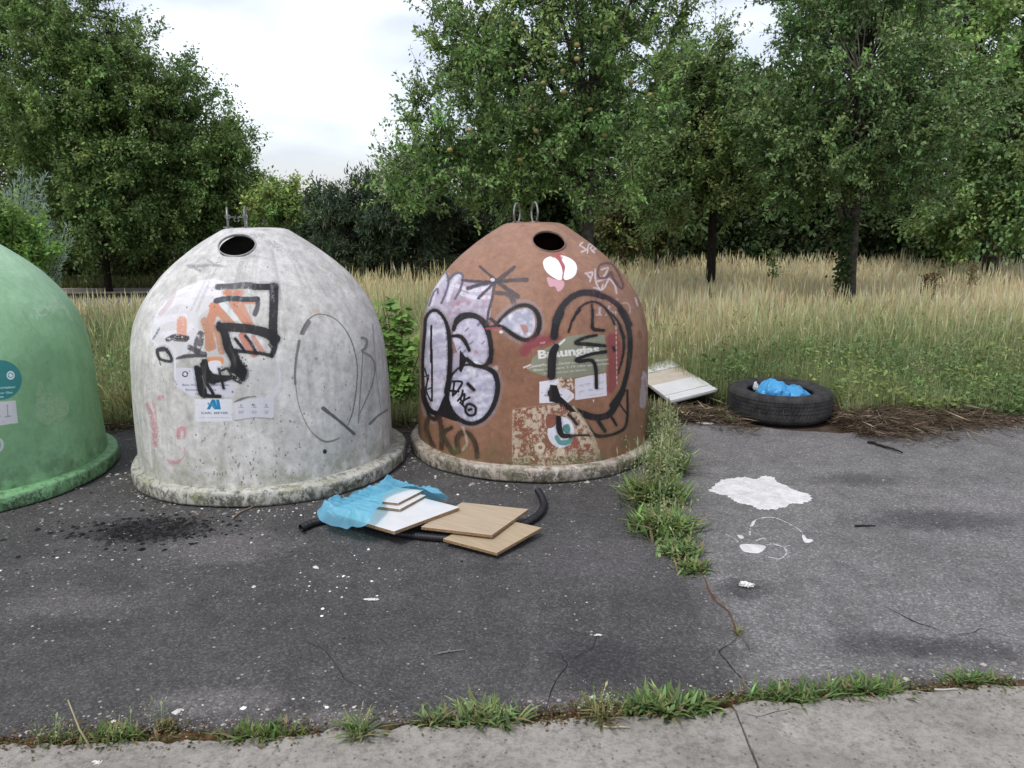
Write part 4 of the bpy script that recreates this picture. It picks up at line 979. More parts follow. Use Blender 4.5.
g0 = (0, 330, .15625)
def green_canvas():
    c = Canvas(-40, 235, 125, 520)
    TE = (.18, .50, .50)
    c.circle(g0, 0, 320, 140, 128, TE, .97, .02)
    c.circle(g0, 68, 290, 26, 28, (.88, .92, .92), .95); c.arrowring(g0, 68, 290, 15, (.18, .50, .50), .7)
    for y in (372, 402, 432): pass
    c.text(g0, 'Container', 100-118, 378, 16, (.86, .93, .92), -.06, .9, .02, 1.3); c.text(g0, 'nur Glas', -6, 410, 14, (.86, .93, .92), -.06, .9, .02, 1.3); c.text(g0, 'bitte', -20, 436, 14, (.86, .93, .92), -.06, .9, .02, 1.2)
    c.fill(g0, [(-120, 470), (100, 450), (116, 595), (-100, 625)], (.83, .83, .84), .97, .02)
    for X in (-20, 45):
        c.stroke(g0, [(X, 480), (X+6, 555)], .8, (.45, .5, .55), .8, .3); c.stroke(g0, [(X-14, 556), (X+24, 550)], .7, (.45, .5, .55), .8, .3)
    c.circle(g0, -40, 735, 64, 58, (.80, .84, .82), .95); c.circle(g0, -40, 735, 50, 44, (.55, .64, .60), .6)
    # scuffed old sticker residue
    L = [(240, 350), (275, 345), (290, 400), (330, 400), (360, 430), (420, 430), (440, 500), (410, 560), (360, 605), (300, 610), (240, 570), (225, 500)]
    c.fill(g0, L, (.58, .70, .55), .55, .50, True, 5); c.fill(g0, L, (.58, .70, .55), .45, .45, True, 12)
    for k in range(26): c.stroke(g0, [(240+k*7, 440+8*math.sin(k)), (236+k*7, 560+20*math.sin(k*2.))], 1.2, (.60, .71, .57), .5, .5, .45, cell=5)
    c.stroke(g0, [(300, 600), (360, 560), (430, 530), (435, 470)], 1.5, (.62, .73, .58), .6, .5, .2); c.stroke(g0, [(250, 640), (300, 660)], 5, (.5, .64, .47), .4, .8, .35)
    gg = (0, 230, .3779)
    c.stroke(gg, [(90, 220), (130, 205), (160, 190), (190, 220)], 12, (.70, .80, .68), .5, 3, .42, cell=12); c.stroke(gg, [(60, 215), (85, 255), (105, 275)], 2, (.45, .6, .45), .5, .6, .2)
    c.stroke(gg, [(205, 260), (225, 330), (240, 430), (262, 540)], 3, (.62, .72, .58), .45, 1.5, .4)
    return c

WX, WY = -1.549, 4.80
BX, BY = .145, 5.19
GX, GY = -3.373, 4.489
container('bottle_bank', WX-.030, WY, .99, .008, white_canvas(), grp_mat('white_fibreglass', (.63, .615, .58), (.74, .725, .69), (.52, .505, .47), (.37, .36, .33), (.17, .18, .08), .75, (.60, .59, .57), .6, .6, None, .85), LIP_W, (237, 245),
          'grimy white domed bottle bank with black and orange graffiti, between green and brown ones',
          [(228, .125, math.radians(109), .05), (246, .13, math.radians(103), .055)], None, .024)
container('bottle_bank', BX, BY, 1.008, .0035, brown_canvas(), grp_mat('brown_fibreglass', (.285, .142, .084), (.33, .168, .10), (.24, .116, .069), (.22, .115, .075), (.12, .12, .05), .45, (.34, .20, .14), .5, .35, None, .7), LIP_B, (549, 241),
          'rust brown domed bottle bank with silver bubble letters and a black face sprayed on it',
          [(517, .13, math.radians(70), .06), (534.5, .135, math.radians(108), .062)], None, 0., 1.012)
container('bottle_bank', GX, GY, 1.0, .003, green_canvas(), grp_mat('green_fibreglass', (.235, .46, .24), (.29, .52, .29), (.185, .37, .19), (.14, .26, .13), (.06, .11, .05), .3, (.44, .66, .45), .45, .22, None, .4), LIP_G, (-80, 245),
          'light green domed bottle bank with a teal round sticker, cut off by the left edge',
          [(-90, .13, .3, .05)], None)
# chain between the rings of the white one (part of it)
for o in list(bpy.data.objects):
    if o.name == 'bottle_bank':
        tb = Tubes()
        for k in range(5):
            x = at(229+k*4.3, 218, WY)[0]-(WX-.030); z = 1.50+.06-.018*math.sin(k/4*math.pi)+.01*(k % 2)
            ta = np.linspace(0, 2*math.pi, 13)
            tb.add([(x+.016*math.cos(t), -.02+(.009*math.sin(t) if k % 2 else 0), z+(0 if k % 2 else .011*math.sin(t))) for t in ta], .0035, 5, False)
        tb.build('chain', M_STEEL, o)

# ------------------------------------------------------------------ foliage builders
def unit(a): return a/(np.linalg.norm(a, axis=-1, keepdims=True)+1e-9)
def leafmesh(P, D, Nn, L, W, cols, fold=.25):
    """rhombic leaves: base, two shoulders, tip; P base points, D axis, Nn normal"""
    D = unit(D); Sd = unit(np.cross(D, Nn)); N2 = np.cross(Sd, D)
    L = L[:, None]; W = W[:, None]
    v0 = P; v1 = P+D*L*.45+Sd*W*.5+N2*W*fold; v2 = P+D*L; v3 = P+D*L*.45-Sd*W*.5+N2*W*fold
    V = np.stack([v0, v1, v2, v3], 1).reshape(-1, 3)
    i = np.arange(len(P))[:, None]*4
    F = np.concatenate([i+np.array([[0, 1, 2]]), i+np.array([[0, 2, 3]])], 0)
    C = np.repeat(cols, 4, 0)
    return V, F, C
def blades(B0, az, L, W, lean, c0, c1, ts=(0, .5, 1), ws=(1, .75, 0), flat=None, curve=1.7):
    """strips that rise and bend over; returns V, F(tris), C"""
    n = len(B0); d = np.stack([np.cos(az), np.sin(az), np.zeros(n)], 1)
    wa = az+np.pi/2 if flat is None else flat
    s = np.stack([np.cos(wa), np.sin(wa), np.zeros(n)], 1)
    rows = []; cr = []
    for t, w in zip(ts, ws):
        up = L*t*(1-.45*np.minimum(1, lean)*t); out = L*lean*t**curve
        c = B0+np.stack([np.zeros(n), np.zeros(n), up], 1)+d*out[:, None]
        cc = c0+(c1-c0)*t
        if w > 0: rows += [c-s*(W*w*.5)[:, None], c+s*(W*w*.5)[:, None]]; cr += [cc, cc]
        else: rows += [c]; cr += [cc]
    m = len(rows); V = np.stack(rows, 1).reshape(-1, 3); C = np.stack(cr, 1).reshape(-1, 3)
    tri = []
    k = 0
    for j in range(len(ts)-1):
        if ws[j+1] > 0: tri += [(k, k+1, k+3), (k, k+3, k+2)]; k += 2
        else: tri += [(k, k+1, k+2)]
    i = np.arange(n)[:, None, None]*m
    F = (i+np.array(tri)[None]).reshape(-1, 3)
    return V, F, C
def cat(parts):
    V = []; F = []; C = []; n = 0
    for v, f, c in parts: V.append(v); F.append(f+n); C.append(c); n += len(v)
    return np.vstack(V), np.vstack(F), np.vstack(C)
def vary(c, n, dv=.25, dh=.12, r=rng):
    c = np.array(c)[None]*np.exp(r.normal(0, dv, (n, 1)))
    c = c*(1+r.normal(0, dh, (n, 3))*np.array([1, .4, .8])); return np.clip(c, .003, .9)

def tree(name, label, cat_, base, trunk_r, fork, blobs, nclump, nleaf, clump_r, leaf, color, seed, group=None, shoots=5, up=.5, droop=0., bark=None, width=.55, color2=None, trunk_lean=(0, 0), nlimb=9, split=0, twig=True, needle=False, shell=.45, shoot_t=False):
    """base (x, y); fork = height where limbs begin; blobs = ellipsoids (cx, cy, cz, rx, ry, rz)"""
    r = np.random.default_rng(seed)
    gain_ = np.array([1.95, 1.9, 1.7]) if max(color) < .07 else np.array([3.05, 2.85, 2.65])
    color = tuple(np.array(color)*gain_); color2 = None if color2 is None else tuple(np.array(color2)*np.array([1.7, 1.65, 1.75]))
    bx, by = base
    root = empty(name, (bx, by, 0), label, cat_, group)
    bl = np.array(blobs, float); vol = bl[:, 3]*bl[:, 4]*bl[:, 5]; vol = vol**.75; pick = r.choice(len(bl), nclump, p=vol/vol.sum())
    d = unit(r.normal(size=(nclump, 3))); rad = r.random(nclump)**shell
    C = bl[pick, :3]+d*rad[:, None]*bl[pick, 3:6]
    rel = d*rad[:, None]
    # limbs
    top = bl[:, 2].max(); tp = np.array([bx+trunk_lean[0], by+trunk_lean[1], max(fork+.3, (top*.75))])
    T = Tubes()
    trunk = catmull([(bx, by, -.03), (bx+trunk_lean[0]*.25+.02, by, fork*.5), (bx+trunk_lean[0]*.55, by+trunk_lean[1]*.5, fork), tuple(tp)], 6)
    rr = np.interp(trunk[:, 2], [0, .15, fork, tp[2]], [trunk_r*1.35, trunk_r, trunk_r*.75, trunk_r*.18])
    T.add(trunk, rr, 9)
    ends = C[r.choice(nclump, min(nlimb, nclump), replace=False)]
    segs = [trunk]
    for e in ends:
        t = r.uniform(.0, .6); st = np.array([np.interp(fork+t*(tp[2]-fork), trunk[:, 2], trunk[:, k]) for k in range(3)])
        mid = st*.5+e*.5+np.array([0, 0, .12*np.linalg.norm(e-st)])+r.normal(0, .06, 3)
        L = catmull([st, mid, e], 6); T.add(L, np.linspace(trunk_r*.42, trunk_r*.08, len(L)), 6, False); segs.append(L)
    A = np.vstack(segs[1:]+[trunk[trunk[:, 2] > fork*.9]])
    if twig:
        for q in C:
            j = np.argmin(np.linalg.norm(A-q, axis=1)+r.random(len(A))*.15)
            m = (A[j]+q)/2+r.normal(0, .05, 3); T.add(np.array([A[j], m, q]), [trunk_r*.10, trunk_r*.07, .003], 4, False)
    # leaves along shoots of each clump
    per = max(1, nleaf//(nclump*shoots)); n = nclump*shoots
    cs = np.repeat(C, shoots, 0); outd = np.repeat(rel, shoots, 0)
    sd = unit(r.normal(size=(n, 3))+outd*.9+np.array([0, 0, up-droop]))
    sl = clump_r*np.exp(r.normal(0, .35, n))
    t = r.random((n, per))
    P = cs[:, None]+sd[:, None]*(t*sl[:, None])[..., None]-np.array([0, 0, 1.])*(droop*t**2*sl[:, None])[..., None]
    if shoot_t:
        for k in range(n):
            e = cs[k]+sd[k]*sl[k]; T.add(np.array([cs[k], (cs[k]+e)/2+r.normal(0, .008, 3), e]), [.0045, .0035, .0015], 3, False)
    jit = leaf*(.35 if needle else .42 if shoot_t else .6)
    P = P.reshape(-1, 3)+r.normal(0, jit, (n*per, 3))
    m = len(P); ax = np.repeat(sd, per, 0)
    D = unit(ax*(.8 if needle else .35)+r.normal(size=(m, 3))*.6+np.array([0, 0, -.15-droop*.4])); Nn = unit(r.normal(size=(m, 3))*.55+np.array([0, 0, 1.1])+ax*.35)
    Ls = leaf*np.exp(r.normal(0, .2, m)); Ws = Ls*width
    cl = np.repeat(np.repeat(vary(color, nclump, .20, .07, r), shoots, 0)*np.exp(r.normal(0, .18, (n, 1))), per, 0)
    cl = cl*np.exp(r.normal(0, .2, (m, 1)))*(1+r.normal(0, .06, (m, 3)))
    if color2 is not None:
        k = (r.random(m) < .25)[:, None]; cl = np.where(k, np.array(color2)*np.exp(r.normal(0, .2, (m, 1))), cl)
    T.build('trunk', bark or M_BARK, root, (bx, by, 0))
    V, F, Cc = leafmesh(P, D, Nn, Ls, Ws, np.clip(cl, .004, .8), .18)
    link('crown', npmesh('crown', V, F, Cc, loc=(bx, by, 0)), M_LEAF, root)
    return root, C
def blob(px, py, Y, rx, ry, depth=None, dy=0.):
    """ellipsoid centred where (px, py) is seen at depth Y, radii in photograph pixels converted at that depth"""
    x, y, z = at(px, py, Y+dy); k = math.hypot(Y, 0)/FPX*1.0
    return (x, y, z, rx*k, (depth if depth is not None else rx*k), ry*k)

LG = (.085, .135, .045)
# --- orchard trees
YA = 8.5
ta, CA = tree('apple_tree', 'apple tree with ripening fruit and upright shoots right behind the brown bottle bank', 'tree', at(586, 300, YA)[:2], .085, 1.55,
     [blob(530, 60, YA, 95, 95, 1.1), blob(600, 80, YA, 80, 120, 1.1), blob(480, 140, YA, 70, 65, .9), blob(422, 172, YA, 50, 52, .7), blob(540, 165, YA, 80, 60, 1.), blob(470, 30, YA, 40, 60, .7), blob(575, -60, YA, 80, 80, 1.), blob(640, 150, YA, 35, 70, .8)],
     420, 86000, .33, .046, (.078, .130, .045), 11, shoots=6, up=.9, shoot_t=True, color2=(.13, .19, .075), nlimb=12)
YB = 11.
tree('apple_tree', 'slender dark-trunked orchard tree in the meadow, between the brown bottle bank and the thick-trunked tree', 'tree', at(708, 300, YB)[:2], .075, 1.45,
     [blob(695, 120, YB, 60, 65, 1.1), blob(690, 180, YB, 60, 45, .9), blob(735, 150, YB, 50, 60, 1.), blob(700, 75, YB, 32, 38, .7), blob(650, 195, YB, 35, 32, .7)],
     290, 52000, .30, .053, (.082, .125, .048), 12, shoots=6, up=.7, color2=(.13, .175, .07), bark=M_BARKD, shoot_t=True)
YC = 9.3
tree('pear_tree', 'orchard tree with ivy up its forked trunk, standing in the dry meadow on the right', 'tree', at(847, 300, YC)[:2], .085, 1.15,
     [blob(845, 60, YC, 85, 115, 1.2), blob(798, 135, YC, 48, 68, 1.), blob(880, 150, YC, 75, 60, 1.1), blob(845, -40, YC, 60, 60, .9), blob(925, 120, YC, 48, 60, .9), blob(820, 175, YC, 60, 35, .8)],
     400, 80000, .32, .048, (.066, .112, .044), 13, shoots=6, up=.5, shoot_t=True, color2=(.11, .155, .065), nlimb=12)
YE = 13.
tree('tall_tree', 'tall pale green leafy tree at the upper right corner behind the ivy-clad tree', 'tree', at(985, 290, YE)[:2], .14, 2.0,
     [blob(960, 60, YE, 75, 90, 1.5), blob(1040, 80, YE, 80, 110, 1.5), blob(920, 0, YE, 60, 60, 1.2), blob(1000, 170, YE, 50, 45, 1.), blob(1010, -50, YE, 120, 60, 1.5), blob(950, 140, YE, 50, 40, 1.)],
     360, 44000, .36, .08, (.10, .155, .055), 14, shoots=6, up=.3, color2=(.16, .21, .08))
tree('maple_tree', 'bushy young tree with drooping branches at the right edge in front of the dark wood', 'tree', (at(1040, 290, 12)[0], 12.), .1, 1.2,
     [blob(1030, 160, 12, 60, 65, .9), blob(990, 215, 12, 55, 32, .8), blob(940, 232, 12.5, 32, 20, .6), blob(1060, 110, 12, 50, 50, .9)],
     190, 22000, .28, .08, (.068, .108, .042), 15, shoots=6, up=.1, droop=.3)
# --- wood closing the meadow
wood = [(610, 17.5, 120, 95, 'spreading tree behind the apple tree crown, left end of the dark wood'), (700, 18.5, 110, 110, 'dark tree of the wood behind the slender orchard tree'), (780, 17.5, 95, 120, 'dark tree of the wood seen left of the ivy-clad trunk'),
        (870, 18.5, 120, 130, 'dark tree of the wood right behind the ivy-clad trunk'), (950, 19, 120, 130, 'dark tree of the wood under the tall pale tree'), (1050, 17.5, 120, 130, 'dark tree of the wood at the far right edge'),
        (520, 18, 90, 80, 'dark bushy tree behind the left half of the apple tree')]
for i, (px, Y, rx, ry, lb) in enumerate(wood):
    tree('woodland_tree', lb, 'tree', (at(px, 290, Y)[0], Y), .13, 1.2,
         [blob(px, (150, 145, 130, 100, 100, 100, 190)[i], Y, rx*.62, ry*(.6 if i < 3 else .85), 1.3), blob(px-rx*.35, 195, Y, rx*.5, 50, 1.2, -.3), blob(px+rx*.35, 200, Y, rx*.5, 48, 1.2, .2), blob(px, 225, Y, rx*.6, 30, 1.)],
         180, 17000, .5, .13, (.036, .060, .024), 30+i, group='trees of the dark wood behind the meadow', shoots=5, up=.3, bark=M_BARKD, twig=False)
# undergrowth at the wood's foot
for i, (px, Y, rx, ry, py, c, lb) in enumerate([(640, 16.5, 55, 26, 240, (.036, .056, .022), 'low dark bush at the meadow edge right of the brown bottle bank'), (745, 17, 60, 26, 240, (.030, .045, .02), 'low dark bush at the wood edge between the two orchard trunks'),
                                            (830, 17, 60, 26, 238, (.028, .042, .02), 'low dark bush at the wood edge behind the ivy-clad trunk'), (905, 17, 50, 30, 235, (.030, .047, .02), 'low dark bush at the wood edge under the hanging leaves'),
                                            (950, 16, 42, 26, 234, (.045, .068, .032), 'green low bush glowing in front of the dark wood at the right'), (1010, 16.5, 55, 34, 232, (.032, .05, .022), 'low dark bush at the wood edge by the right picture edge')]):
    tree('bush', lb, 'bush', (at(px, 290, Y)[0], Y), .05, .3, [blob(px, py, Y, rx, ry, .8), blob(px, py+22, Y, rx, 18, .7)], 80, 6000, .4, .13, c, 60+i, group='bushes along the wood edge', shoots=5, up=.3, bark=M_BARKD, twig=False)
for i, (px, py0, Y, h, rx, c, lb) in enumerate([(624, 240, 13.5, 26, 22, (.060, .069, .028), 'small bright green tree right behind the brown bottle bank'), (655, 236, 14.5, 22, 20, (.060, .069, .028), 'small bright green tree between the brown bottle bank and the slender orchard tree')]):
    tree('young_tree', lb, 'tree', (at(px, 290, Y)[0], Y), .03, .7, [blob(px, py0-h*.5, Y, rx, h*.8, .4)], 60, 5000, .25, .08, c, 70+i, group='small trees at the far end of the meadow', shoots=5)
# --- left group
YL = 15.5
LC = (.062, .100, .034)
tree('lime_tree', 'dense tall tree filling the upper left corner, partly cut off by the left edge', 'tree', (at(-30, 290, YL+1)[0], YL+1), .2, 1.7,
     [blob(-20, 70, YL+1, 60, 110, 1.6), blob(-50, -20, YL+1, 70, 70, 1.4), blob(10, 180, YL+1, 60, 80, 1.5)], 300, 44000, .32, .09, (.060, .095, .033), 21, group='dense leafy trees behind the green and white bottle banks', shoots=6, droop=.1)
tree('lime_tree', 'tall dense tree whose slim dark trunk shows between the green and white bottle banks', 'tree', (at(107, 280, YL)[0], YL), .075, 1.0,
     [blob(85, 70, YL, 55, 72, 1.4), blob(60, 140, YL, 62, 65, 1.5), blob(120, 150, YL, 65, 85, 1.5), blob(140, 90, YL, 42, 60, 1.2), blob(85, 222, YL, 75, 46, 1.4), blob(130, 220, YL, 42, 44, 1.2), blob(62, 32, YL, 30, 38, .9)],
     640, 120000, .32, .068, LC, 22, group='dense leafy trees behind the green and white bottle banks', shoots=7, droop=.1, color2=(.10, .145, .05), bark=M_BARKD)
tree('lime_tree', 'dense leafy tree whose crown slopes down to the sky gap, behind the white bottle bank', 'tree', (at(205, 290, YL+.8)[0], YL+.8), .12, 1.2,
     [blob(185, 130, YL+.8, 40, 65, 1.2), blob(210, 165, YL+.8, 45, 60, 1.3), blob(228, 180, YL+.8, 33, 50, 1.), blob(175, 215, YL+.8, 50, 50, 1.2), blob(215, 225, YL+.8, 45, 38, 1.2)],
     380, 72000, .30, .070, LC, 23, group='dense leafy trees behind the green and white bottle banks', shoots=7, droop=.05, color2=(.10, .14, .048), bark=M_BARKD)
tree('woodland_tree', 'dark tree filling the shade below the dense leafy crowns at the left', 'tree', (at(150, 290, YL+3.5)[0], YL+3.5), .15, 1.0,
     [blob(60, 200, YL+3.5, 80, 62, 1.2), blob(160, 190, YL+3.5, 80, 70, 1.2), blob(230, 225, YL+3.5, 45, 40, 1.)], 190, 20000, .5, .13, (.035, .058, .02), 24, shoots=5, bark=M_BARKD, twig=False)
tree('young_tree', 'light yellow-green small tree between the dense dark crown and the pine', 'tree', (at(292, 290, 15)[0], 15), .05, .8,
     [blob(288, 212, 15, 28, 28, .7), blob(298, 232, 15, 24, 22, .6), blob(270, 205, 15, 15, 20, .5), blob(310, 225, 15, 12, 18, .4)], 130, 15000, .24, .075, (.080, .115, .036), 25, shoots=6)
for i, (px, Y, rx, lb) in enumerate([(60, 18.5, 40, 'low bush under the dense crowns, left of the slim dark trunk'), (135, 18.8, 30, 'low bush under the dense crowns, right of the slim dark trunk')]):
    tree('bush', lb, 'bush', (at(px, 290, Y)[0], Y), .05, .2, [blob(px, 262, Y, rx, 16, .6)], 60, 5000, .3, .11, (.055, .075, .03), 80+i, shoots=5, up=.3, bark=M_BARKD, twig=False)
# dark pine
tree('pine_tree', 'dark blue-green pine between the light young tree and the apple tree', 'pine', (at(375, 290, 13)[0], 13.), .10, .5,
     [blob(375, 215, 13, 42, 40, .8), blob(335, 225, 13, 28, 36, .7), blob(415, 225, 13, 40, 52, .8), blob(360, 250, 13, 60, 22, .8), blob(430, 190, 13.2, 36, 36, .7)],
     300, 56000, .20, .085, (.046, .069, .040), 26, shoots=9, up=.7, needle=True, width=.26, bark=M_BARKD, color2=(.045, .065, .042))
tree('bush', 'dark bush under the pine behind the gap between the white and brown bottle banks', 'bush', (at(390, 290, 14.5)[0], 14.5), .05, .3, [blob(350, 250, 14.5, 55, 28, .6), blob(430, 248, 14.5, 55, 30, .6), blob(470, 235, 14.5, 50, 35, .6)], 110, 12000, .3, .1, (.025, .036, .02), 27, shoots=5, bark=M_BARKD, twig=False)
# blue-grey spiky conifer-like shrub and bright bush at the far left
def feather(name, label, base, shoots, seed, h0):
    r = np.random.default_rng(seed); bx, by = base
    root = empty(name, (bx, by, 0), label, 'shrub'); T = Tubes(); P = []; D = []; N = []
    for (px, py, sx, sy) in shoots:
        e = np.array(at(px, py, by+r.normal(0, .08))); s = np.array(at(sx, sy, by+r.normal(0, .05)))
        m = (s+e)/2+np.array([0, 0, -.06]); L = catmull([s, m, e], 8); T.add(L, np.linspace(.010, .003, len(L)), 4, False)
        for k in range(150):
            t = r.random(); q = L[int(t*(len(L)-1))]+r.normal(0, .012, 3); d = unit((L[-1]-L[0])[None])[0]
            P.append(q); D.append(d*.9+r.normal(0, .55, 3)); N.append(r.normal(0, 1, 3))
    low = np.array(at(shoots[0][2], shoots[0][3], by)); T.add([(bx, by, -.02), tuple((np.array([bx, by, 0])+low)/2+np.array([.03, 0, 0])), tuple(low)], [.03, .02, .012], 6)
    P = np.array(P); m = len(P)
    T.build('stem', M_BARKD, root, (bx, by, 0))
    V, F, C = leafmesh(P, np.array(D), np.array(N), np.full(m, .06)*r.uniform(.7, 1.3, m), np.full(m, .009), vary((.38, .48, .38), m, .2, .05, r))
    link('foliage', npmesh('foliage', V, F, C, loc=(bx, by, 0)), M_LEAF, root)
sh = []
rr_ = np.random.default_rng(3)
for ex, ey in ((22, 165), (30, 178), (46, 172), (12, 180), (5, 190), (38, 190), (50, 205), (28, 195), (2, 205), (18, 200), (44, 195), (52, 222), (35, 210), (10, 215), (-10, 180), (-8, 200), (26, 182), (16, 190)): sh.append((ex, ey, 14+(ex-20)*.25, 232+rr_.uniform(-6, 6)))
for ex, ey in ((69, 222), (60, 235), (52, 228), (64, 250), (56, 262), (45, 240), (72, 238), (60, 275), (50, 250)): sh.append((ex, ey, 40, 285+rr_.uniform(-6, 6)))
feather('conifer_shrub', 'feathery blue-grey conifer shrub rising above the green bottle bank', (at(20, 300, 7.6)[0], 7.6), sh, 5, 0)
tree('bush', 'bright green bush just above the green bottle bank at the left edge', 'bush', (at(0, 300, 7.0)[0], 7.0), .03, .4, [blob(5, 228, 7., 30, 24, .3), blob(-20, 240, 7., 30, 30, .3), blob(15, 255, 7., 30, 22, .3)], 90, 9000, .13, .045, (.075, .13, .035), 28, shoots=6)
# apples
r = np.random.default_rng(5)
M_APPLE = simple('apple_skin', (.34, .22, .09), .45, .4, .4, 25, c2=(.22, .27, .08))
bm = bmesh.new(); bmesh.ops.create_uvsphere(bm, u_segments=12, v_segments=8, radius=.029)
for v in bm.verts:
    rad = math.hypot(v.co.x, v.co.y); v.co.z *= .9
    v.co.z -= .010*math.exp(-(rad/.009)**2)*(1 if v.co.z > 0 else -1)
for f in bm.faces: f.smooth = True
ame = bpy.data.meshes.new('apple'); bm.to_mesh(ame); bm.free(); ame.materials.append(M_APPLE)
for px, py in ((514, 24), (563, 71), (543, 83), (564, 92), (577, 59), (605, 135), (536, 131), (577, 45), (631, 82), (482, 97), (530, 110), (605, 28), (650, 95), (553, 150), (500, 60), (590, 110), (450, 150), (625, 40), (520, 160), (470, 130)):
    o = bpy.data.objects.new('apple', ame); COL.objects.link(o); x, y, z = at(px, py, YA-.95+.35*r.random())
    o.parent = ta; o.location = (x-ta.location.x, y-ta.location.y, z)
# ivy on the trunk of the right orchard tree
ivx = at(838, 280, YC)[0]; n = 900; P = np.stack([ivx+r.normal(0, .05, n), YC-.1+r.normal(0, .04, n), r.uniform(.2, 1.5, n)], 1)
V, F, C = leafmesh(P, unit(r.normal(size=(n, 3))+np.array([0, -.5, -.3])), unit(r.normal(size=(n, 3))+np.array([0, -1, .5])), np.full(n, .05), np.full(n, .04), vary((.06, .10, .035), n))
tag(link('ivy', npmesh('ivy', V, F, C), M_LEAF), 'ragged ivy climbing the left side of the forked trunk in the meadow', 'ivy')

# ------------------------------------------------------------------ meadow grass (nobody could count it)
r = np.random.default_rng(77)
def fn(x, y, f, s=0.):
    # cheap smooth noise field
    return (np.sin(x*f*1.3+y*f*.7+s)+np.sin(x*f*-.6+y*f*1.7+s*2.1)+np.sin(x*f*2.3-y*f*1.1+s*.7)*.6+np.sin(x*f*3.9+y*f*3.1+s)*.4)/3.
def scatter(n, y0, y1, p=1.0):
    y = y0+(y1-y0)*r.random(n)**p; x = (r.random(n)*2-1)*(.72*y+1.3)
    return x, y
edgeY = lambda x: np.interp(x, [e[0] for e in EDGE], [e[1] for e in EDGE])
TXC = at(779, 400, 5.93)[0]
PB = np.array([gp(*p) for p in ((600, 425), (600, 362, .26), (645, 360, .26), (671, 357, .26), (722, 387, .17), (735, 395, .08), (738, 414), (680, 425))])
def bare(x, y):
    t = (np.hypot(x-TXC, y-5.93) < .47) | ((np.abs(x-TXC) < .43) & (y < 5.93))
    ins = np.zeros(len(x), bool)
    for a, b in zip(PB, np.roll(PB, -1, 0)):
        ins ^= ((a[1] > y) != (b[1] > y)) & (x < (b[0]-a[0])*(y-a[1])/((b[1]-a[1]) or 1e-9)+a[0])
    return ~(t | ins)
def grass(name, n, y0, y1, hfun, wbase, colfun, leanm, kind, p=1.0, dens=None):
    x, y = scatter(n, y0, y1, p)
    ok = y > edgeY(x)+.12+.15*fn(x, y, 2.2)+.28*np.exp(-((x-2.85)/.55)**2)
    ok &= ~((x < -3.9) & (y > 9.3))
    ok &= bare(x, y)
    if dens is not None: ok &= r.random(n) < dens(x, y)
    x, y = x[ok], y[ok]; n = len(x)
    h = hfun(x, y)*np.exp(np.clip(r.normal(-.04, .24, n), -.8, .30)); W = wbase*(y/7.)**.55*r.uniform(.6, 1.3, n)
    c0, c1 = colfun(x, y)
    B0 = np.stack([x, y, np.full(n, -.02)], 1); lean = np.abs(r.normal(0, leanm, n))
    if kind == 'blade': res = blades(B0, r.uniform(0, 6.28, n), h, W, lean, c0, c1, (0, .45, 1), (1, .8, 0))
    else: res = blades(B0, r.uniform(0, 6.28, n), h, W, lean, c0, c1, (0, .74, .86, 1), (.22, .18, 1, 0), flat=r.normal(0, .5, n))
    return res
def dry(x, y):
    d = (y-7.15-.6*np.clip(x-2.5, 0, 1))/1.9+.35*fn(x, y, 1.1)+.25*fn(x, y, 3., 2.)-np.where(x < -.4, .35, 0)+np.where(x > 3.2, .15, 0)
    return np.clip(d, 0, 1)
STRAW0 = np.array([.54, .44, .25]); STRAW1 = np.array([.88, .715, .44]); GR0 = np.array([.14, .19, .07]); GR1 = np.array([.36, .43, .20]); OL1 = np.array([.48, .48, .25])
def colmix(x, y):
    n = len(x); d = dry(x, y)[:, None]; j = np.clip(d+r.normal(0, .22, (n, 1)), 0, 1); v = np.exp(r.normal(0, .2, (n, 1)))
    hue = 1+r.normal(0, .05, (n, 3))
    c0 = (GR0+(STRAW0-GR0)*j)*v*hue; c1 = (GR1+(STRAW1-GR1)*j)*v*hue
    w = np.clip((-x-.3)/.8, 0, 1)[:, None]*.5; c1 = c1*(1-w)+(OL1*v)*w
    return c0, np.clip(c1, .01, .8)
hf = lambda x, y: np.clip(.20+(.17+.09*np.clip(x-1.6, 0, 1))*(y-edgeY(x)), .16, .56)*(1+.16*fn(x, y, 1.7, 1.)+.08*fn(x, y, 5., 3.))
def hclip(x, y):
    h = hf(x, y); return np.where((x < -3.0) & (y > 7.), np.minimum(h, .50), h)
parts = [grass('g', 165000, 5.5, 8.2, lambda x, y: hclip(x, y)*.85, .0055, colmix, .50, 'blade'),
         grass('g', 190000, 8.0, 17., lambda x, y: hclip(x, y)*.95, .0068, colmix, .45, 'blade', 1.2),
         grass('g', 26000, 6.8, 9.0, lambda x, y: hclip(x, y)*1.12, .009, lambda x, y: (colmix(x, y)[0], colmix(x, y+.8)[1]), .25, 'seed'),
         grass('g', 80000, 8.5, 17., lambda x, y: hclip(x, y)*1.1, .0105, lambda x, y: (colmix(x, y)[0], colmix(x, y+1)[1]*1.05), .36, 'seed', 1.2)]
nf = 3600; fx, fy = scatter(nf, 6.0, 9.2); k_ = (fy > edgeY(fx)+.2) & bare(fx, fy); fx, fy = fx[k_], fy[k_]; nf = len(fx); fh = hf(fx, fy)*r.uniform(.5, 1.05, nf); rep = 26
zz = r.random((nf, rep))**.7; P = np.stack([fx[:, None]+r.normal(0, .045, (nf, rep)), fy[:, None]+r.normal(0, .045, (nf, rep)), zz*fh[:, None]], -1).reshape(-1, 3); m = len(P)
fc = np.repeat(vary((.20, .30, .11), nf, .3, .1, r), rep, 0)
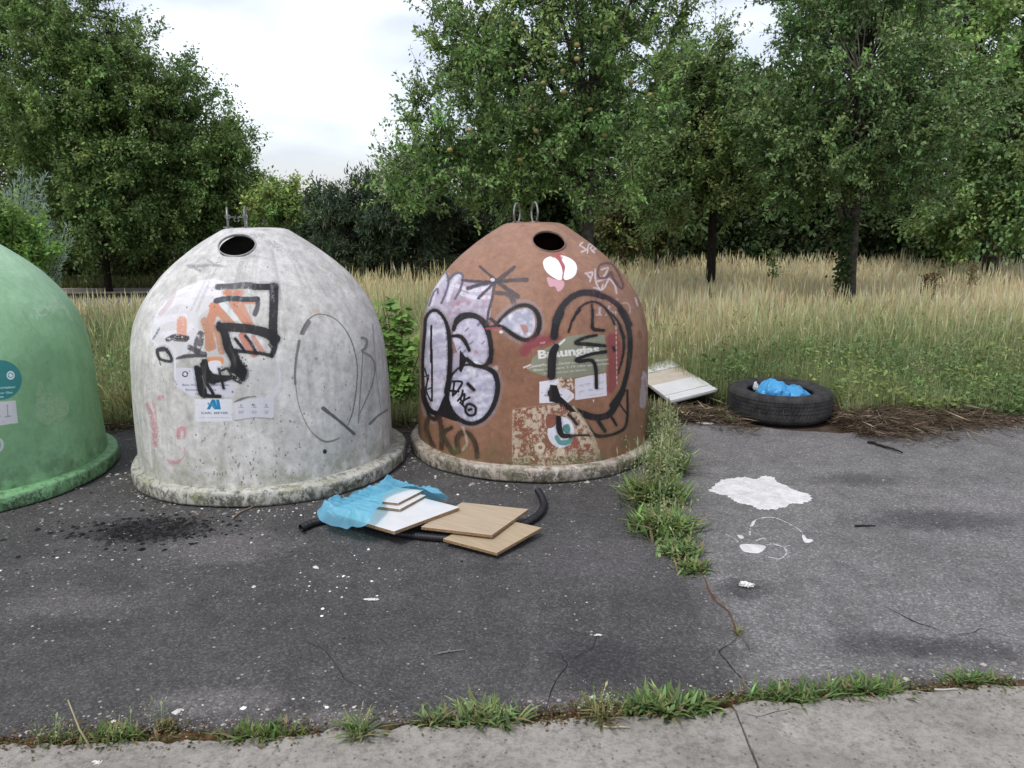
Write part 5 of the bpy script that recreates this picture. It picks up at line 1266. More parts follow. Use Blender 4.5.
parts.append(leafmesh(P, unit(r.normal(size=(m, 3))+np.array([0, 0, .2])), unit(r.normal(size=(m, 3))*.6+np.array([0, -.3, 1])), r.uniform(.02, .05, m), r.uniform(.008, .02, m), fc))
V, F, C = cat(parts)
tag(link('meadow_grass', npmesh('meadow_grass', V, F, C), M_GRASS), 'tall grass of the meadow, green near the asphalt and straw yellow farther off', 'grass', kind='stuff')
# verge beyond the side road
n = 22000; y = r.uniform(16.2, 23, n); x = r.uniform(-15, -3, n)
V, F, C = blades(np.stack([x, y, np.full(n, -.02)], 1), r.uniform(0, 6.28, n), r.uniform(.08, .25, n), np.full(n, .03), np.abs(r.normal(0, .4, n)), vary((.12, .13, .05), n), vary((.26, .27, .11), n))
tag(link('verge_grass', npmesh('verge_grass', V, F, C), M_GRASS), 'short sunlit grass beyond the side road at the left', 'grass', kind='stuff')
# leafy ground cover along the asphalt edge
n = 30000; x = np.where(r.random(n) < .55, r.uniform(1.6, 5.8, n), r.uniform(-4.8, 6.2, n)); k = r.random(n)**1.5*1.3
y = edgeY(x)+.10+.9*k+.16*fn(x, x*0, 2.4)+.24*np.exp(-((x-2.85)/.5)**2); dn = np.clip(.25+.55*fn(x, y, 2.6, 3.)+.30*(x > 2.4), .04, 1); ok = (r.random(n) < dn) & bare(x, y); x, y = x[ok], y[ok]; n = len(x)
z = r.random(n)*np.clip((y-edgeY(x))*.42+.05+.10*fn(x, y, 4, 1.), .04, .45)
cl = np.where((fn(x, y, 1.9, 5.)[:, None] > .25), np.array([[.24, .30, .10]]), np.array([[.14, .22, .075]]))*np.exp(r.normal(0, .25, (n, 1)))
V, F, C = leafmesh(np.stack([x, y, z], 1), unit(r.normal(size=(n, 3))*np.array([1, 1, .5])+np.array([0, -.3, 0])), unit(r.normal(size=(n, 3))*.5+np.array([0, -.3, 1])), np.exp(r.normal(-3.15, .35, n)), np.exp(r.normal(-3.75, .35, n)), cl)
tag(link('ground_cover', npmesh('ground_cover', V, F, C), M_LEAF), 'leafy weeds creeping over the edge of the asphalt', 'weeds', kind='stuff')
# dry brown stalks and needles lying at the edge
def litter(n, x0, x1, ymid, yspread, zmax, cols, Lr, seed):
    q = np.random.default_rng(seed); x = q.uniform(x0, x1, n*2); y = ymid(x)+q.normal(0, yspread, n*2)*(1+.6*fn(x, x*0, 3.)); ok = (q.random(n*2) < .5+.5*fn(x, y, 3.3, 2.)) & ~((y < 5.93) & (np.abs(x-TXC) < .39)) & (np.hypot(x-TXC, y-5.93) > .39); x, y = x[ok], y[ok]; n = len(x); z = .004+q.random(n)*zmax
    az = q.uniform(0, 6.28, n); L = q.uniform(*Lr, n); d = np.stack([np.cos(az), np.sin(az), q.normal(0, .15, n)], 1)
    cc = np.array(cols)[q.integers(0, len(cols), n)]*np.exp(q.normal(0, .25, (n, 1)))
    return leafmesh(np.stack([x, y, z], 1), d, np.tile([0, 0, 1.], (n, 1))+q.normal(0, .4, (n, 3)), L, np.full(n, .006)*q.uniform(.6, 1.8, n), cc, .3)
BR = [(.15, .10, .07), (.20, .14, .10), (.09, .06, .045), (.32, .26, .18), (.14, .085, .06), (.10, .10, .05)]
V, F, C = cat([litter(9000, .9, 3.1, lambda x: edgeY(x)+.12, .17, .06, BR, (.03, .16), 1), litter(8000, 2.3, 3.7, lambda x: edgeY(x)+.24, .19, .09, BR, (.04, .22), 7), litter(3500, 3., 5., lambda x: edgeY(x)+.02, .10, .04, BR, (.03, .12), 2), litter(5000, -4.6, 1., lambda x: edgeY(x)+.10, .12, .04, BR, (.02, .1), 3),
               litter(5000, -1.7, 1.9, lambda x: np.interp(x, [k[0] for k in KERB], [k[1] for k in KERB])+.02, .026, .015, [(.16, .09, .045), (.10, .065, .035), (.11, .12, .04), (.24, .19, .12)], (.006, .02), 4)])
tag(link('dry_litter', npmesh('dry_litter', V, F, C), M_GRASS), 'brown dead stalks and needles strewn along the asphalt edge', 'plant litter', kind='stuff')

# ------------------------------------------------------------------ countable weeds
def weed(name, label, x, y, spread, h, nleaf, Lr, W, color, seed, stems=0, stem_h=.3, sx=1., group=None, cat_='weed', tipc=None, lean=(.3, 1.2), seedcol=(.34, .38, .19)):
    q = np.random.default_rng(seed)
    root = empty(name, (x, y, 0), label, cat_, group)
    bx = q.normal(0, spread*.45*sx, nleaf); by = q.normal(0, spread*.45/ (1+abs(sx-1)), nleaf); L = q.uniform(*Lr, nleaf)
    V, F, C = blades(np.stack([bx, by, np.zeros(nleaf)-.004], 1), q.uniform(0, 6.28, nleaf), L, W*q.uniform(.6, 1.3, nleaf), q.uniform(*lean, nleaf), vary(tuple(np.array(color)*1.0), nleaf), vary(tuple(np.array(tipc or color)*1.55), nleaf), (0, .3, .65, 1), (.5, 1., .9, 0), curve=1.4)
    dd = np.repeat(q.random(nleaf) < .14, len(V)//nleaf)[:, None]; C = np.where(dd, np.array([.30, .25, .13]), C*np.array([1.08, .95, 1.05])*np.repeat(np.exp(q.normal(0, .25, (nleaf, 1))), len(V)//nleaf, 0))
    link('leaves', npmesh('leaves', V, F, np.clip(C, 0, .9)), M_LEAF, root)
    if stems:
        sx_ = q.normal(0, spread*.4, stems); sy_ = q.normal(0, spread*.35, stems)
        A = []; A.append(blades(np.stack([sx_, sy_, np.zeros(stems)], 1), q.uniform(0, 6.28, stems), stem_h*q.uniform(.5, 1.1, stems), np.full(stems, .004), np.abs(q.normal(0, .22, stems)), vary((.16, .22, .08), stems), vary(seedcol, stems), (0, .5, .8, .9, 1), (.8, .6, .6, 2.4, 0)))
        m = stems*16; k = q.integers(0, stems, m); t = q.uniform(.2, 1, m)
        P = np.stack([sx_[k]+q.normal(0, .008+.03*t, m), sy_[k]+q.normal(0, .02, m), t*stem_h*.8], 1)
        A.append(leafmesh(P, unit(q.normal(size=(m, 3))+np.array([0, 0, .7])), q.normal(size=(m, 3)), np.full(m, .022*min(1, stem_h/.3)), np.full(m, .009*min(1, stem_h/.3)), vary(seedcol, m)))
        V, F, C = cat(A); link('stems', npmesh('stems', V, F, C), M_LEAF, root)
    return root
GK = 'weeds growing in the kerb joint'
GW = (.085, .15, .042)
for i, (px, py, sp, h, nl, Lr, W, col, st, sx, lb) in enumerate([
    (118, 744, .055, .1, 170, (.03, .07), .008, (.085, .14, .035), 4, 1.6, 'mossy dense weed tuft in the kerb joint beside the leaning pale stalk'),
    (60, 748, .045, .08, 60, (.03, .06), .008, (.09, .14, .04), 6, 1.6, 'thin weed tuft at the far left of the kerb joint'),
    (165, 732, .03, .06, 60, (.02, .04), .006, (.13, .12, .04), 3, 1.6, 'small brownish weed tuft in the kerb joint right of the leaning stalk'),
    (262, 742, .065, .09, 190, (.03, .065), .009, (.085, .14, .035), 0, 2.0, 'low green weed tuft in the kerb joint below the burnt patch'),
    (360, 742, .035, .12, 70, (.05, .11), .008, (.12, .19, .06), 4, 1., 'single spiky grass tuft in the kerb joint below the board pile'),
    (435, 728, .035, .08, 60, (.04, .08), .009, (.12, .18, .07), 0, 1.3, 'small pale green weed left of the long leafy kerb tuft'),
    (485, 728, .075, .1, 200, (.05, .10), .010, (.12, .19, .065), 3, 1.8, 'wide green leafy weed in the kerb joint at the middle of the picture'),
    (600, 722, .05, .16, 120, (.04, .09), .007, (.12, .13, .05), 10, 1., 'brownish upright weed with seed stalks in the kerb joint'),
    (660, 718, .075, .12, 190, (.05, .11), .013, (.095, .17, .05), 0, 1.6, 'broad-leaved dandelion-like weed in the kerb joint left of the slab joint'),
    (700, 714, .05, .1, 90, (.05, .09), .012, (.11, .18, .055), 0, 1.3, 'small broad-leaved weed in the kerb joint right at the slab joint'),
    (790, 704, .085, .09, 230, (.04, .085), .008, (.085, .155, .045), 0, 2., 'long mat of narrow-leaved weed in the kerb joint right of the slab joint'),
    (868, 698, .085, .09, 230, (.04, .085), .009, (.09, .165, .045), 2, 1.9, 'long green weed mat in the kerb joint, second from the right'),
    (975, 688, .06, .07, 170, (.03, .065), .008, (.09, .17, .045), 0, 1.7, 'rightmost green weed tuft in the kerb joint')]):
    X, Y = gp(px, py-4); weed('weed_clump', lb, X, Y, sp, h, nl, Lr, W, col, 200+i, st, .12, sx, GK)
GS = 'weeds growing along the asphalt seam'
for i, (px, py, sp, nl, Lr, W, col, st, sh_, lb) in enumerate([
    (662, 452, .13, 260, (.10, .28), .009, (.14, .20, .075), 60, .40, 'tall thin seeding weeds at the right side of the brown bottle bank'),
    (655, 500, .15, 620, (.07, .20), .014, (.12, .20, .06), 40, .42, 'dense leafy weed with upright stalks before the right flank of the brown bottle bank'),
    (668, 472, .11, 320, (.08, .22), .012, (.12, .20, .065), 30, .38, 'upright fresh green weed half-way along the seam, beside the foot of the brown bottle bank'),
    (664, 530, .15, 560, (.06, .15), .016, (.12, .21, .06), 14, .25, 'broad green weed clump at the widest spot of the seam'),
    (680, 553, .095, 260, (.04, .09), .015, (.12, .20, .065), 4, .14, 'pale green leafy weed low on the seam'),
    (693, 570, .065, 170, (.03, .07), .013, (.12, .19, .06), 0, .1, 'lowest leafy weed of the seam, where the rusty crack begins'),
    (738, 633, .018, 14, (.02, .05), .008, (.14, .18, .05), 0, .1, 'tiny yellow-green sprout in the crack of the asphalt')]):
    X, Y = gp(px, py); weed('weed_clump', lb, X, Y, sp, .1, nl, Lr, W, col, 240+i, st, sh_, 1., GS)
# leafy sapling between the white and the brown container
def sapling(label, bx, by, H, lean, nleafs, leaf, color, seed, spread=.16):
    q = np.random.default_rng(seed); root = empty('sapling', (bx, by, 0), label, 'sapling'); T = Tubes(); P = []; D = []
    for s in range(6):
        e = np.array([q.normal(0, spread), q.normal(0, spread*.6), H*q.uniform(.7, 1.02)]); L = catmull([(0, 0, -.02), (e[0]*.3, e[1]*.3, H*.35), tuple(e)], 8); T.add(L, np.linspace(.007, .002, len(L)), 5)
        for k in range(nleafs//6):
            t = q.uniform(.15, 1)**.8; p = L[int(t*(len(L)-1))]; P.append(p+q.normal(0, .012, 3)); a = q.uniform(0, 6.28); D.append((math.cos(a), math.sin(a), -.15))
    T.build('stem', M_DRYSTEM, root); P = np.array(P); D = np.array(D); n = len(P)
    V, F, C = leafmesh(P+D*.03, D, unit(q.normal(0, .35, (n, 3))+np.array([0, -.5, 1])), leaf*q.uniform(.7, 1.3, n), leaf*.75*q.uniform(.7, 1.2, n), vary(color, n, .3, .06, q), .12)
    link('leaves', npmesh('leaves', V, F, C), M_LEAF, root)
X, Y = gp(402, 413); sapling('broad-leaved green sapling growing between the white and the brown bottle bank', X, Y, 1.12, 0, 520, .085, (.21, .35, .09), 3, .2)
X, Y = gp(385, 408); sapling('lower bushy sapling touching the right flank of the white bottle bank', X, Y, .9, 0, 300, .08, (.18, .31, .08), 4, .12)
X, Y = gp(126, 418); weed('weed_clump', 'tall overhanging grass tuft between the green and the white bottle bank', X, Y, .12, .4, 130, (.2, .5), .012, (.17, .2, .07), 300, 12, .5, 1., None)
X, Y = gp(100, 412); weed('weed_clump', 'bushy green weed beside the green bottle bank, left of the tall tuft', X, Y, .14, .4, 160, (.15, .42), .012, (.13, .18, .06), 301, 20, .55, 1., None)
GE = 'weeds standing at the meadow edge right of the tyre'
for i, (px, py, sp, L, W, col, st, lb) in enumerate([(880, 400, .16, (.1, .28), .03, (.10, .17, .05), 10, 'leafy green weed in the brown debris nearest to the tyre'), (925, 405, .15, (.12, .32), .012, (.26, .27, .10), 14, 'yellowing flattened weed with bent stalks at the meadow edge'),
        (960, 400, .16, (.1, .3), .026, (.12, .2, .055), 8, 'fresh green weed beside the crumpled clear litter'), (1005, 398, .18, (.1, .32), .024, (.13, .2, .06), 10, 'green weed at the right picture edge above the white litter strip'), (835, 398, .12, (.08, .2), .026, (.09, .15, .045), 4, 'low broad-leaved weed close behind the tyre')]):
    X, Y = gp(px, py); weed('weed_clump', lb, X, Y+.12, sp, .2, 210, L, W, tuple(np.array(col)*1.15), 320+i, st+8, .55, 1., GE)
X, Y = gp(770, 320); 
for i, (px, py, Yd, hh, lb) in enumerate([(773, 245, 8.3, .5, 'single tall thin dock stalk in the meadow between the tyre and the ivy-clad trunk'), (926, 268, 9.5, .3, 'brown dock spike in the dry meadow, left of the pair'), (933, 268, 9.6, .3, 'brown dock spike in the dry meadow, right of the pair'), (972, 258, 10., .4, 'pale leaning grass plume in the dry meadow at the right')]):
    x, y, z = at(px, py+6, Yd); root = empty('dock_plant', (x, y, 0), lb, 'plant'); T = Tubes(); T.add([(0, 0, 0), (.01, 0, z*.6), (.02, 0, z)], .006, 5); T.build('stem', M_DRYSTEM, root)
    n = 160; q = np.random.default_rng(i); t = q.random(n); P = np.stack([.02+q.normal(0, .03, n), q.normal(0, .03, n), z-.28*t], 1)
    V, F, C = leafmesh(P, q.normal(size=(n, 3))+np.array([0, 0, .8]), q.normal(size=(n, 3)), np.full(n, .04), np.full(n, .02), vary((.20, .13, .06) if i in (1, 2) else (.30, .27, .13) if i == 3 else (.12, .17, .06), n)); link('seed_head', npmesh('seed_head', V, F, C), M_LEAF, root)
# pale leaning stalk in the kerb joint
X, Y = gp(92, 752); x2, y2, z2 = at(68, 700, Y+.05)
T = Tubes(); T.add([(0, 0, .01), ((x2-X)*.5, .02, z2*.45), (x2-X, y2-Y, z2)], [.0035, .003, .002], 5)
o = T.build('dry_stalk', simple('pale_stalk', (.42, .36, .2), .8)); o.location = (X, Y, 0); tag(o, 'pale bent stalk leaning out of the kerb joint at the lower left', 'stalk')

# ------------------------------------------------------------------ boards, bag and hose in front of the containers
def wood_mat(name, c1, c2, sc_=(3, 60, 3), rot=0., rough=.5):
    m, nt, b = newmat(name, rough, .35); B = NB(nt); tc = B.n('ShaderNodeTexCoord'); mp = B.n('ShaderNodeMapping'); mp.inputs['Rotation'].default_value = (0, 0, rot); B.l(tc.outputs['Object'], mp.inputs[0])
    m2 = B.n('ShaderNodeMapping'); m2.inputs['Scale'].default_value = sc_; B.l(mp.outputs[0], m2.inputs[0])
    c = B.ramp(B.noise(m2.outputs[0], 1.5, 7, .6, .6), [(.3, c2), (.65, c1)]); B.l(c, b.inputs['Base Color']); return m
M_WHITEB = simple('white_laminate', (.68, .68, .675), .4, .4, .10, 9)
M_CHIP = simple('chipboard_edge', (.36, .23, .12), .85, .2, .5, 120, .5, 200)
M_WEDGE = simple('pale_edge', (.62, .58, .50), .7, .2, .2, 60)
M_BEIGE = simple('beige_panel', (.52, .46, .38), .6, .3, .12, 8)
def slab_from(name, F_, R_, L_, ztop, th, top_mat, edge_mat, label, group=None, tilt=(0, 0, 0, 0), bottom=None):
    f, r_, l = [np.array(gp(*p, ztop)) for p in (F_, R_, L_)]; b = l+r_-f
    Q = [f, r_, b, l]; c = (f+b)/2
    u = unit((r_-f)[None])[0]; ang = math.atan2(u[1], u[0])
    bm = bmesh.new(); R2 = np.array([[math.cos(-ang), -math.sin(-ang)], [math.sin(-ang), math.cos(-ang)]])
    lo = []; hi = []
    for k, q in enumerate(Q):
        d = R2@(q-c); z = tilt[k]; hi.append(bm.verts.new((d[0], d[1], z))); lo.append(bm.verts.new((d[0], d[1], z-th)))
    top = bm.faces.new(hi); bm.faces.new(lo[::-1])
    for k in range(4):
        j = (k+1) % 4; fc = bm.faces.new((hi[k], lo[k], lo[j], hi[j])); fc.material_index = 1
    bmesh.ops.recalc_face_normals(bm, faces=bm.faces)
    bmesh.ops.bevel(bm, geom=[e for e in bm.edges], offset=.0012, segments=1, affect='EDGES')
    me = bpy.data.meshes.new(name); bm.to_mesh(me); bm.free()
    o = link(name, me, [top_mat, edge_mat]); o.location = (c[0], c[1], ztop); o.rotation_euler = (0, 0, ang)
    return tag(o, label, 'board', group)
GB = 'boards of the pile in front of the bottle banks'
oak = wood_mat('oak_veneer', (.46, .375, .265), (.37, .295, .205), (50, 2.5, 3)); oak2 = wood_mat('oak_veneer_dark', (.44, .35, .235), (.35, .27, .175), (50, 2.5, 3))
slab_from('board', (497, 550), (541.5, 527.5), (443, 537), .052, .016, oak2, M_CHIP, 'lowest wood-grained board of the pile, sticking out furthest to the front right', GB, (-.014, 0, 0, -.008))
slab_from('board', (492, 534), (528.5, 509), (421, 526), .075, .016, oak, M_CHIP, 'large wood-grained board resting on the lowest board of the pile', GB, (-.004, 0, .0, -.003))
slab_from('board', (394, 530), (459.5, 507), (325, 510), .096, .018, M_WHITEB, M_CHIP, 'white laminated board whose left half is inside the blue bag', GB, (-.006, 0, 0, -.006))
slab_from('board', (400, 509), (426, 495), (372, 505.5), .112, .012, M_WHITEB, M_CHIP, 'narrow white offcut directly on the white board', GB)
slab_from('board', (398, 503), (423.5, 490), (370, 500), .128, .013, M_WHITEB, M_CHIP, 'topmost narrow offcut with brown edge peeking out of the blue bag', GB)
# hose
M_HOSE = simple('black_rubber', (.018, .018, .02), .45, .4, .3, 20)
hp = [gp(*p) for p in ((301, 532), (316, 526), (335, 523), (356, 526), (392, 536), (430, 541), (470, 543), (505, 538), (524, 528), (538, 519), (543.5, 510), (542.5, 503), (538, 497))]
P = catmull([(x, y, .021) for x, y in hp], 40); P[:, 2] += .006*np.sin(np.linspace(0, 9, len(P)))*0
P[-60:, 2] += np.linspace(0, .018, 60)
T = Tubes(); cxh, cyh = P[len(P)//2, 0], P[len(P)//2, 1]
T.add(P, .0185+.0025*np.sin(np.arange(len(P))*1.9), 12, False); inner = T.build('hose', M_HOSE, None, (cxh, cyh, 0)); inner.location = (cxh, cyh, 0); tag(inner, 'black corrugated hose lying under the board pile, curling up at the right end', 'hose')
# blue bag over the left end of the boards
def plastic(name, c, alpha, rough=.3):
    m, nt, b = newmat(name, rough, .5); B = NB(nt); v = B.coord(); b.inputs['Base Color'].default_value = (*c, 1)
    B.l(B.bump(B.noise(v, 16, 3, .5, .8), .25, .02), b.inputs['Normal'])
    t = B.n('ShaderNodeBsdfTransparent'); t.inputs[0].default_value = (*(min(1, x*1.2+.35) for x in c), 1)
    tl = B.n('ShaderNodeBsdfTranslucent'); tl.inputs[0].default_value = (*c, 1)
    x1 = B.n('ShaderNodeMixShader'); x1.inputs[0].default_value = .35; B.l(b.outputs[0], x1.inputs[1]); B.l(tl.outputs[0], x1.inputs[2])
    x = B.n('ShaderNodeMixShader'); B.l(B.ramp(B.noise(v, 6, 3, .5, 1.), [(.35, max(0, alpha-.12)), (.65, min(1, alpha+.12))]), x.inputs[0]); B.l(t.outputs[0], x.inputs[1]); B.l(x1.outputs[0], x.inputs[2]); B.l(x.outputs[0], nt.nodes['Material Output'].inputs[0])
    return m
M_BLUE = plastic('thin_blue_film', (.22, .56, .76), .66, .38)
d0 = (290, 450, .2734)
out = [(100, 232), (104, 205), (130, 168), (190, 140), (222, 105), (252, 92), (330, 98), (400, 100), (475, 118), (520, 145), (585, 180), (530, 196), (480, 172), (425, 168), (345, 200), (340, 232), (312, 258), (285, 284), (235, 278), (180, 262), (120, 246)]
poly = np.array([gp(x*.2734+290, y*.2734+450, .10) for x, y in out]); poly = catmull(poly, 3, True)
def inpoly(p, P):
    ins = False
    for a, b in zip(P, np.roll(P, -1, 0)):
        if (a[1] > p[1]) != (b[1] > p[1]) and p[0] < (b[0]-a[0])*(p[1]-a[1])/((b[1]-a[1]) or 1e-9)+a[0]: ins = not ins
    return ins
step = .007; xs = np.arange(poly[:, 0].min(), poly[:, 0].max()+step, step); ys = np.arange(poly[:, 1].min(), poly[:, 1].max()+step, step)
idx = {}; V = []; cbx, cby = poly.mean(0)
topc = [np.array(gp(*p, .1)) for p in ((394, 530), (459.5, 507))]; lft = np.array(gp(325, 510, .1)); bq = lft+topc[1]-topc[0]
board = np.array([topc[0], topc[1], bq, lft])
def sdist(p, P):
    a = P; b = np.roll(P, -1, 0); ab = b-a; t = np.clip(((p-a)*ab).sum(1)/(ab*ab).sum(1), 0, 1); return np.linalg.norm(a+ab*t[:, None]-p, axis=1).min()
for i, x in enumerate(xs):
    for j, y in enumerate(ys):
        p = np.array([x, y])
        if not inpoly(p, poly): continue
        dB = 0 if inpoly(p, board) else sdist(p, board)
        db_ = sdist(p, poly); z = .122*max(0., 1-dB/.11)**.8+.010
        if p[0] > gp(372, 500, .12)[0]-.06: z += .022
        z += min(1, db_/.04)*(.35 if dB == 0 else 1)*(.040*max(0, mnoise.noise(Vector((x*8, y*9, 1.))))+.020*(1-min(1, abs(mnoise.noise(Vector((x*15-y*7, y*5+x*4, 4.))))*4))+.016*(1-min(1, abs(mnoise.noise(Vector((x*11+y*20, y*6, 9.))))*4)))
        if math.hypot(x-gp(360, 482)[0], y-gp(360, 482)[1]) < .14: z += .03*(1-math.hypot(x-gp(360, 482)[0], y-gp(360, 482)[1])/.14)
        idx[i, j] = len(V); V.append([x-cbx, y-cby, z])
Fq = [(idx[i, j], idx[i+1, j], idx[i+1, j+1], idx[i, j+1]) for (i, j) in idx if (i+1, j) in idx and (i, j+1) in idx and (i+1, j+1) in idx]
for (i, j), k in idx.items():
    if all((i+a, j+b) in idx for a in (-1, 0, 1) for b in (-1, 0, 1)): continue
    p = np.array([V[k][0]+cbx, V[k][1]+cby]); a = poly; b = np.roll(poly, -1, 0); ab = b-a; t = np.clip(((p-a)*ab).sum(1)/((ab*ab).sum(1)+1e-12), 0, 1)
    Q = a+ab*t[:, None]; m = np.argmin(np.linalg.norm(Q-p, axis=1))
    if np.linalg.norm(Q[m]-p) < step*1.6: V[k][0], V[k][1] = Q[m][0]-cbx, Q[m][1]-cby
bd = [k for k in idx if not all((k[0]+a, k[1]+b) in idx for a in (-1, 0, 1) for b in (-1, 0, 1))]; bs = set(bd)
for _ in range(5):
    new = {}
    for (i, j) in bd:
        nb = [(i+a, j+b) for a in (-1, 0, 1) for b in (-1, 0, 1) if (a or b) and (i+a, j+b) in bs]
        if nb: new[i, j] = [V[idx[i, j]][c_]*.5+.5*sum(V[idx[q_]][c_] for q_ in nb)/len(nb) for c_ in range(3)]
    for k_, v_ in new.items(): V[idx[k_]] = v_
bag = link('plastic_bag', pymesh('plastic_bag', V, Fq, True), M_BLUE); bag.location = (cbx, cby, 0); bag.modifiers.clear() if hasattr(bag.modifiers, 'clear') else None; tag(bag, 'thin sky blue plastic bag pulled over the left end of the white board', 'plastic bag')
bag.modifiers.new('s', 'SUBSURF').render_levels = 1; bag.modifiers['s'].levels = 1

# ------------------------------------------------------------------ tyre with blue bag inside
TX, TY = at(779, 400, 5.93)[0], 5.93
root = empty('tyre', (TX, TY, 0), 'worn black car tyre lying flat at the meadow edge with a blue bag in it', 'tyre')
tp = []
R0, RI, Hh = .400, .252, .222
prof = [(RI+.004, .03), (RI, .045), (RI+.012, .020), (RI+.05, .008), (RI+.10, .004), (R0-.035, .012), (R0-.014, .026), (R0-.004, .045), (R0, .07)]
gro = []
for k in range(4):
    z0 = .07+k*.0275; gro += [(R0-.0005, z0+.0215), (R0-.006, z0+.022), (R0-.006, z0+.026), (R0-.0005, z0+.0265)]
prof += gro+[(R0-.003, .185), (R0-.014, .200), (R0-.035, .212), (R0-.055, .217), (R0-.058, .219), (R0-.066, .219), (R0-.070, .2165), (RI+.10-.03, .216), (RI+.05, .210), (RI+.012, .203), (RI, .190), (RI+.003, .175), (RI+.02, .168), (RI+.03, .15), (RI+.09, .12), (RI+.12, .11), (RI+.09, .09), (RI+.03, .06)]
n = 320; V = []; F = []
for k, (r_, z) in enumerate(prof):
    for j in range(n):
        rr = r_
        if .05 < z < .20 and r_ > R0-.02 and (j % 4 == (0 if z > .11 else 2)) : rr -= .004
        a = 2*math.pi*j/n+ (z*.35 if .05 < z < .2 and r_ > R0-.02 else 0); V.append((rr*math.cos(a), rr*math.sin(a), z))
m_ = len(prof)
for k in range(m_):
    for j in range(n): F.append((k*n+j, k*n+(j+1) % n, ((k+1) % m_)*n+(j+1) % n, ((k+1) % m_)*n+j))
M_TYRE = simple('tyre_rubber', (.048, .046, .044), .8, .3, .35, 14, .35, 80, c2=(.020, .020, .021))
link('tyre_body', pymesh('tyre_body', [(x, y, z*1.07) for x, y, z in V], F, False), M_TYRE, root)
M_CHALK = simple('chalk_scratch', (.13, .13, .135), .9, .1)
T = Tubes()
def on_tread(px, py):
    # point on the outer wall seen there
    u = (px-512)/FPX; v = (384-py)/FPX; d = np.array([u, CT+v*ST, -ST+v*CT]); o = np.array([0, 0, CAM_H])-np.array([TX, TY, 0])
    a = d[0]**2+d[1]**2; b = 2*(o[0]*d[0]+o[1]*d[1]); c_ = o[0]**2+o[1]**2-(R0+.002)**2; t = (-b-math.sqrt(max(0, b*b-4*a*c_)))/(2*a); return o+d*t
for s_ in ([(783, 410), (784, 421)], [(784, 409), (790, 408), (791, 413), (785, 415), (791, 421)], [(760, 410), (757, 416)], [(796, 422), (803, 418)]):
    T.add(np.array([on_tread(*p) for p in s_]), .0012, 4)
T.build('chalk_marks', M_CHALK, root)['kind'] = 'stuff'
def crumple(name, blobs_, m, parent, label=None, cat_=None, loc=(0, 0, 0), seed=0, amp=.25, sub=5, f=9):
    Vs = []; Fs = []; n0 = 0
    for (x, y, z, rx, ry, rz) in blobs_:
        bm = bmesh.new(); bmesh.ops.create_icosphere(bm, subdivisions=sub, radius=1)
        bm.verts.ensure_lookup_table()
        for v in bm.verts:
            p = v.co.copy(); q = Vector((p.x*rx, p.y*ry, p.z*rz))*f+Vector((seed, seed*2.3, x*7))
            k = 1-amp*abs(mnoise.noise(q*1.0))*1.6-amp*.7*abs(mnoise.noise(q*2.3))+amp*.5*mnoise.noise(q*.5)-amp*.35*abs(mnoise.noise(q*5))
            Vs.append((x+p.x*rx*k, y+p.y*ry*k, max(.003-loc[2], z+p.z*rz*k)))
        Fs += [tuple(v.index+n0 for v in fc.verts) for fc in bm.faces]; n0 = len(Vs); bm.free()
    o = link(name, pymesh(name, Vs, Fs, True), m, parent); o.location = loc
    if label: tag(o, label, cat_)
    return o
M_BLUE2 = plastic('blue_bag', (.12, .50, .86), .92, .22)
crumple('plastic_bag', [(-.055, -.03, .15, .15, .15, .155), (.10, -.01, .14, .15, .14, .105), (.0, .08, .12, .19, .12, .13)], M_BLUE2, None, 'knotted bright blue rubbish bag stuffed into the tyre', 'plastic bag', (TX, TY, .004), 3, .26, 5, 7)
M_PALE = plastic('white_film', (.75, .77, .78), .9, .4)
x_, y_, _z = at(755.5, 389, TY-.12)
crumple('paper_scrap', [(0, 0, .0, .025, .02, .045)], M_PALE, None, 'white crumpled scrap beside the blue bag inside the tyre', 'paper scrap', (x_, y_, _z+.02), 5, .4, 4, 40)

# ------------------------------------------------------------------ white panel leaning on the weeds right of the brown container
def P3(px, py, z): x, y = gp(px, py, z); return np.array([x, y, z])
pa = P3(670.5, 359.5, .20); pb = P3(717.4, 389.5, .14); pc = P3(671, 401, .10); pd = pa+pc-pb
root = empty('panel', tuple(((pa+pc)/2)*np.array([1, 1, 0])), 'flat white furniture panel with a beige middle, lying tilted right of the brown bottle bank', 'furniture panel'); ro = np.array(root.location)
nv = unit(np.cross(pb-pa, pd-pa)[None])[0]; nv = nv if nv[2] > 0 else -nv
def strip(name, t0, t1, th, m, parent, off=0., s0=0., s1=1.):
    Q = [pa+(pb-pa)*t+(pd-pa)*s for t, s in ((t0, s0), (t1, s0), (t1, s1), (t0, s1))]
    V = [tuple(q+nv*off-ro) for q in Q]+[tuple(q+nv*(off-th)-ro) for q in Q]
    o = link(name, pymesh(name, V, [(0, 1, 2, 3), (7, 6, 5, 4), (0, 4, 5, 1), (1, 5, 6, 2), (2, 6, 7, 3), (3, 7, 4, 0)]), m, parent); return o
strip('beige_face', .24, .56, .014, M_BEIGE, root, -.004)
for t0, t1, o_ in ((0, .23, 0.), (.57, .71, 0.), (.715, .86, .003), (.865, .93, .0), (.935, 1., .004)): strip('white_strip', t0, t1, .018, M_WHITEB, root, o_)
strip('backing', .02, .98, .012, M_WEDGE, root, -.020, .01, .99)
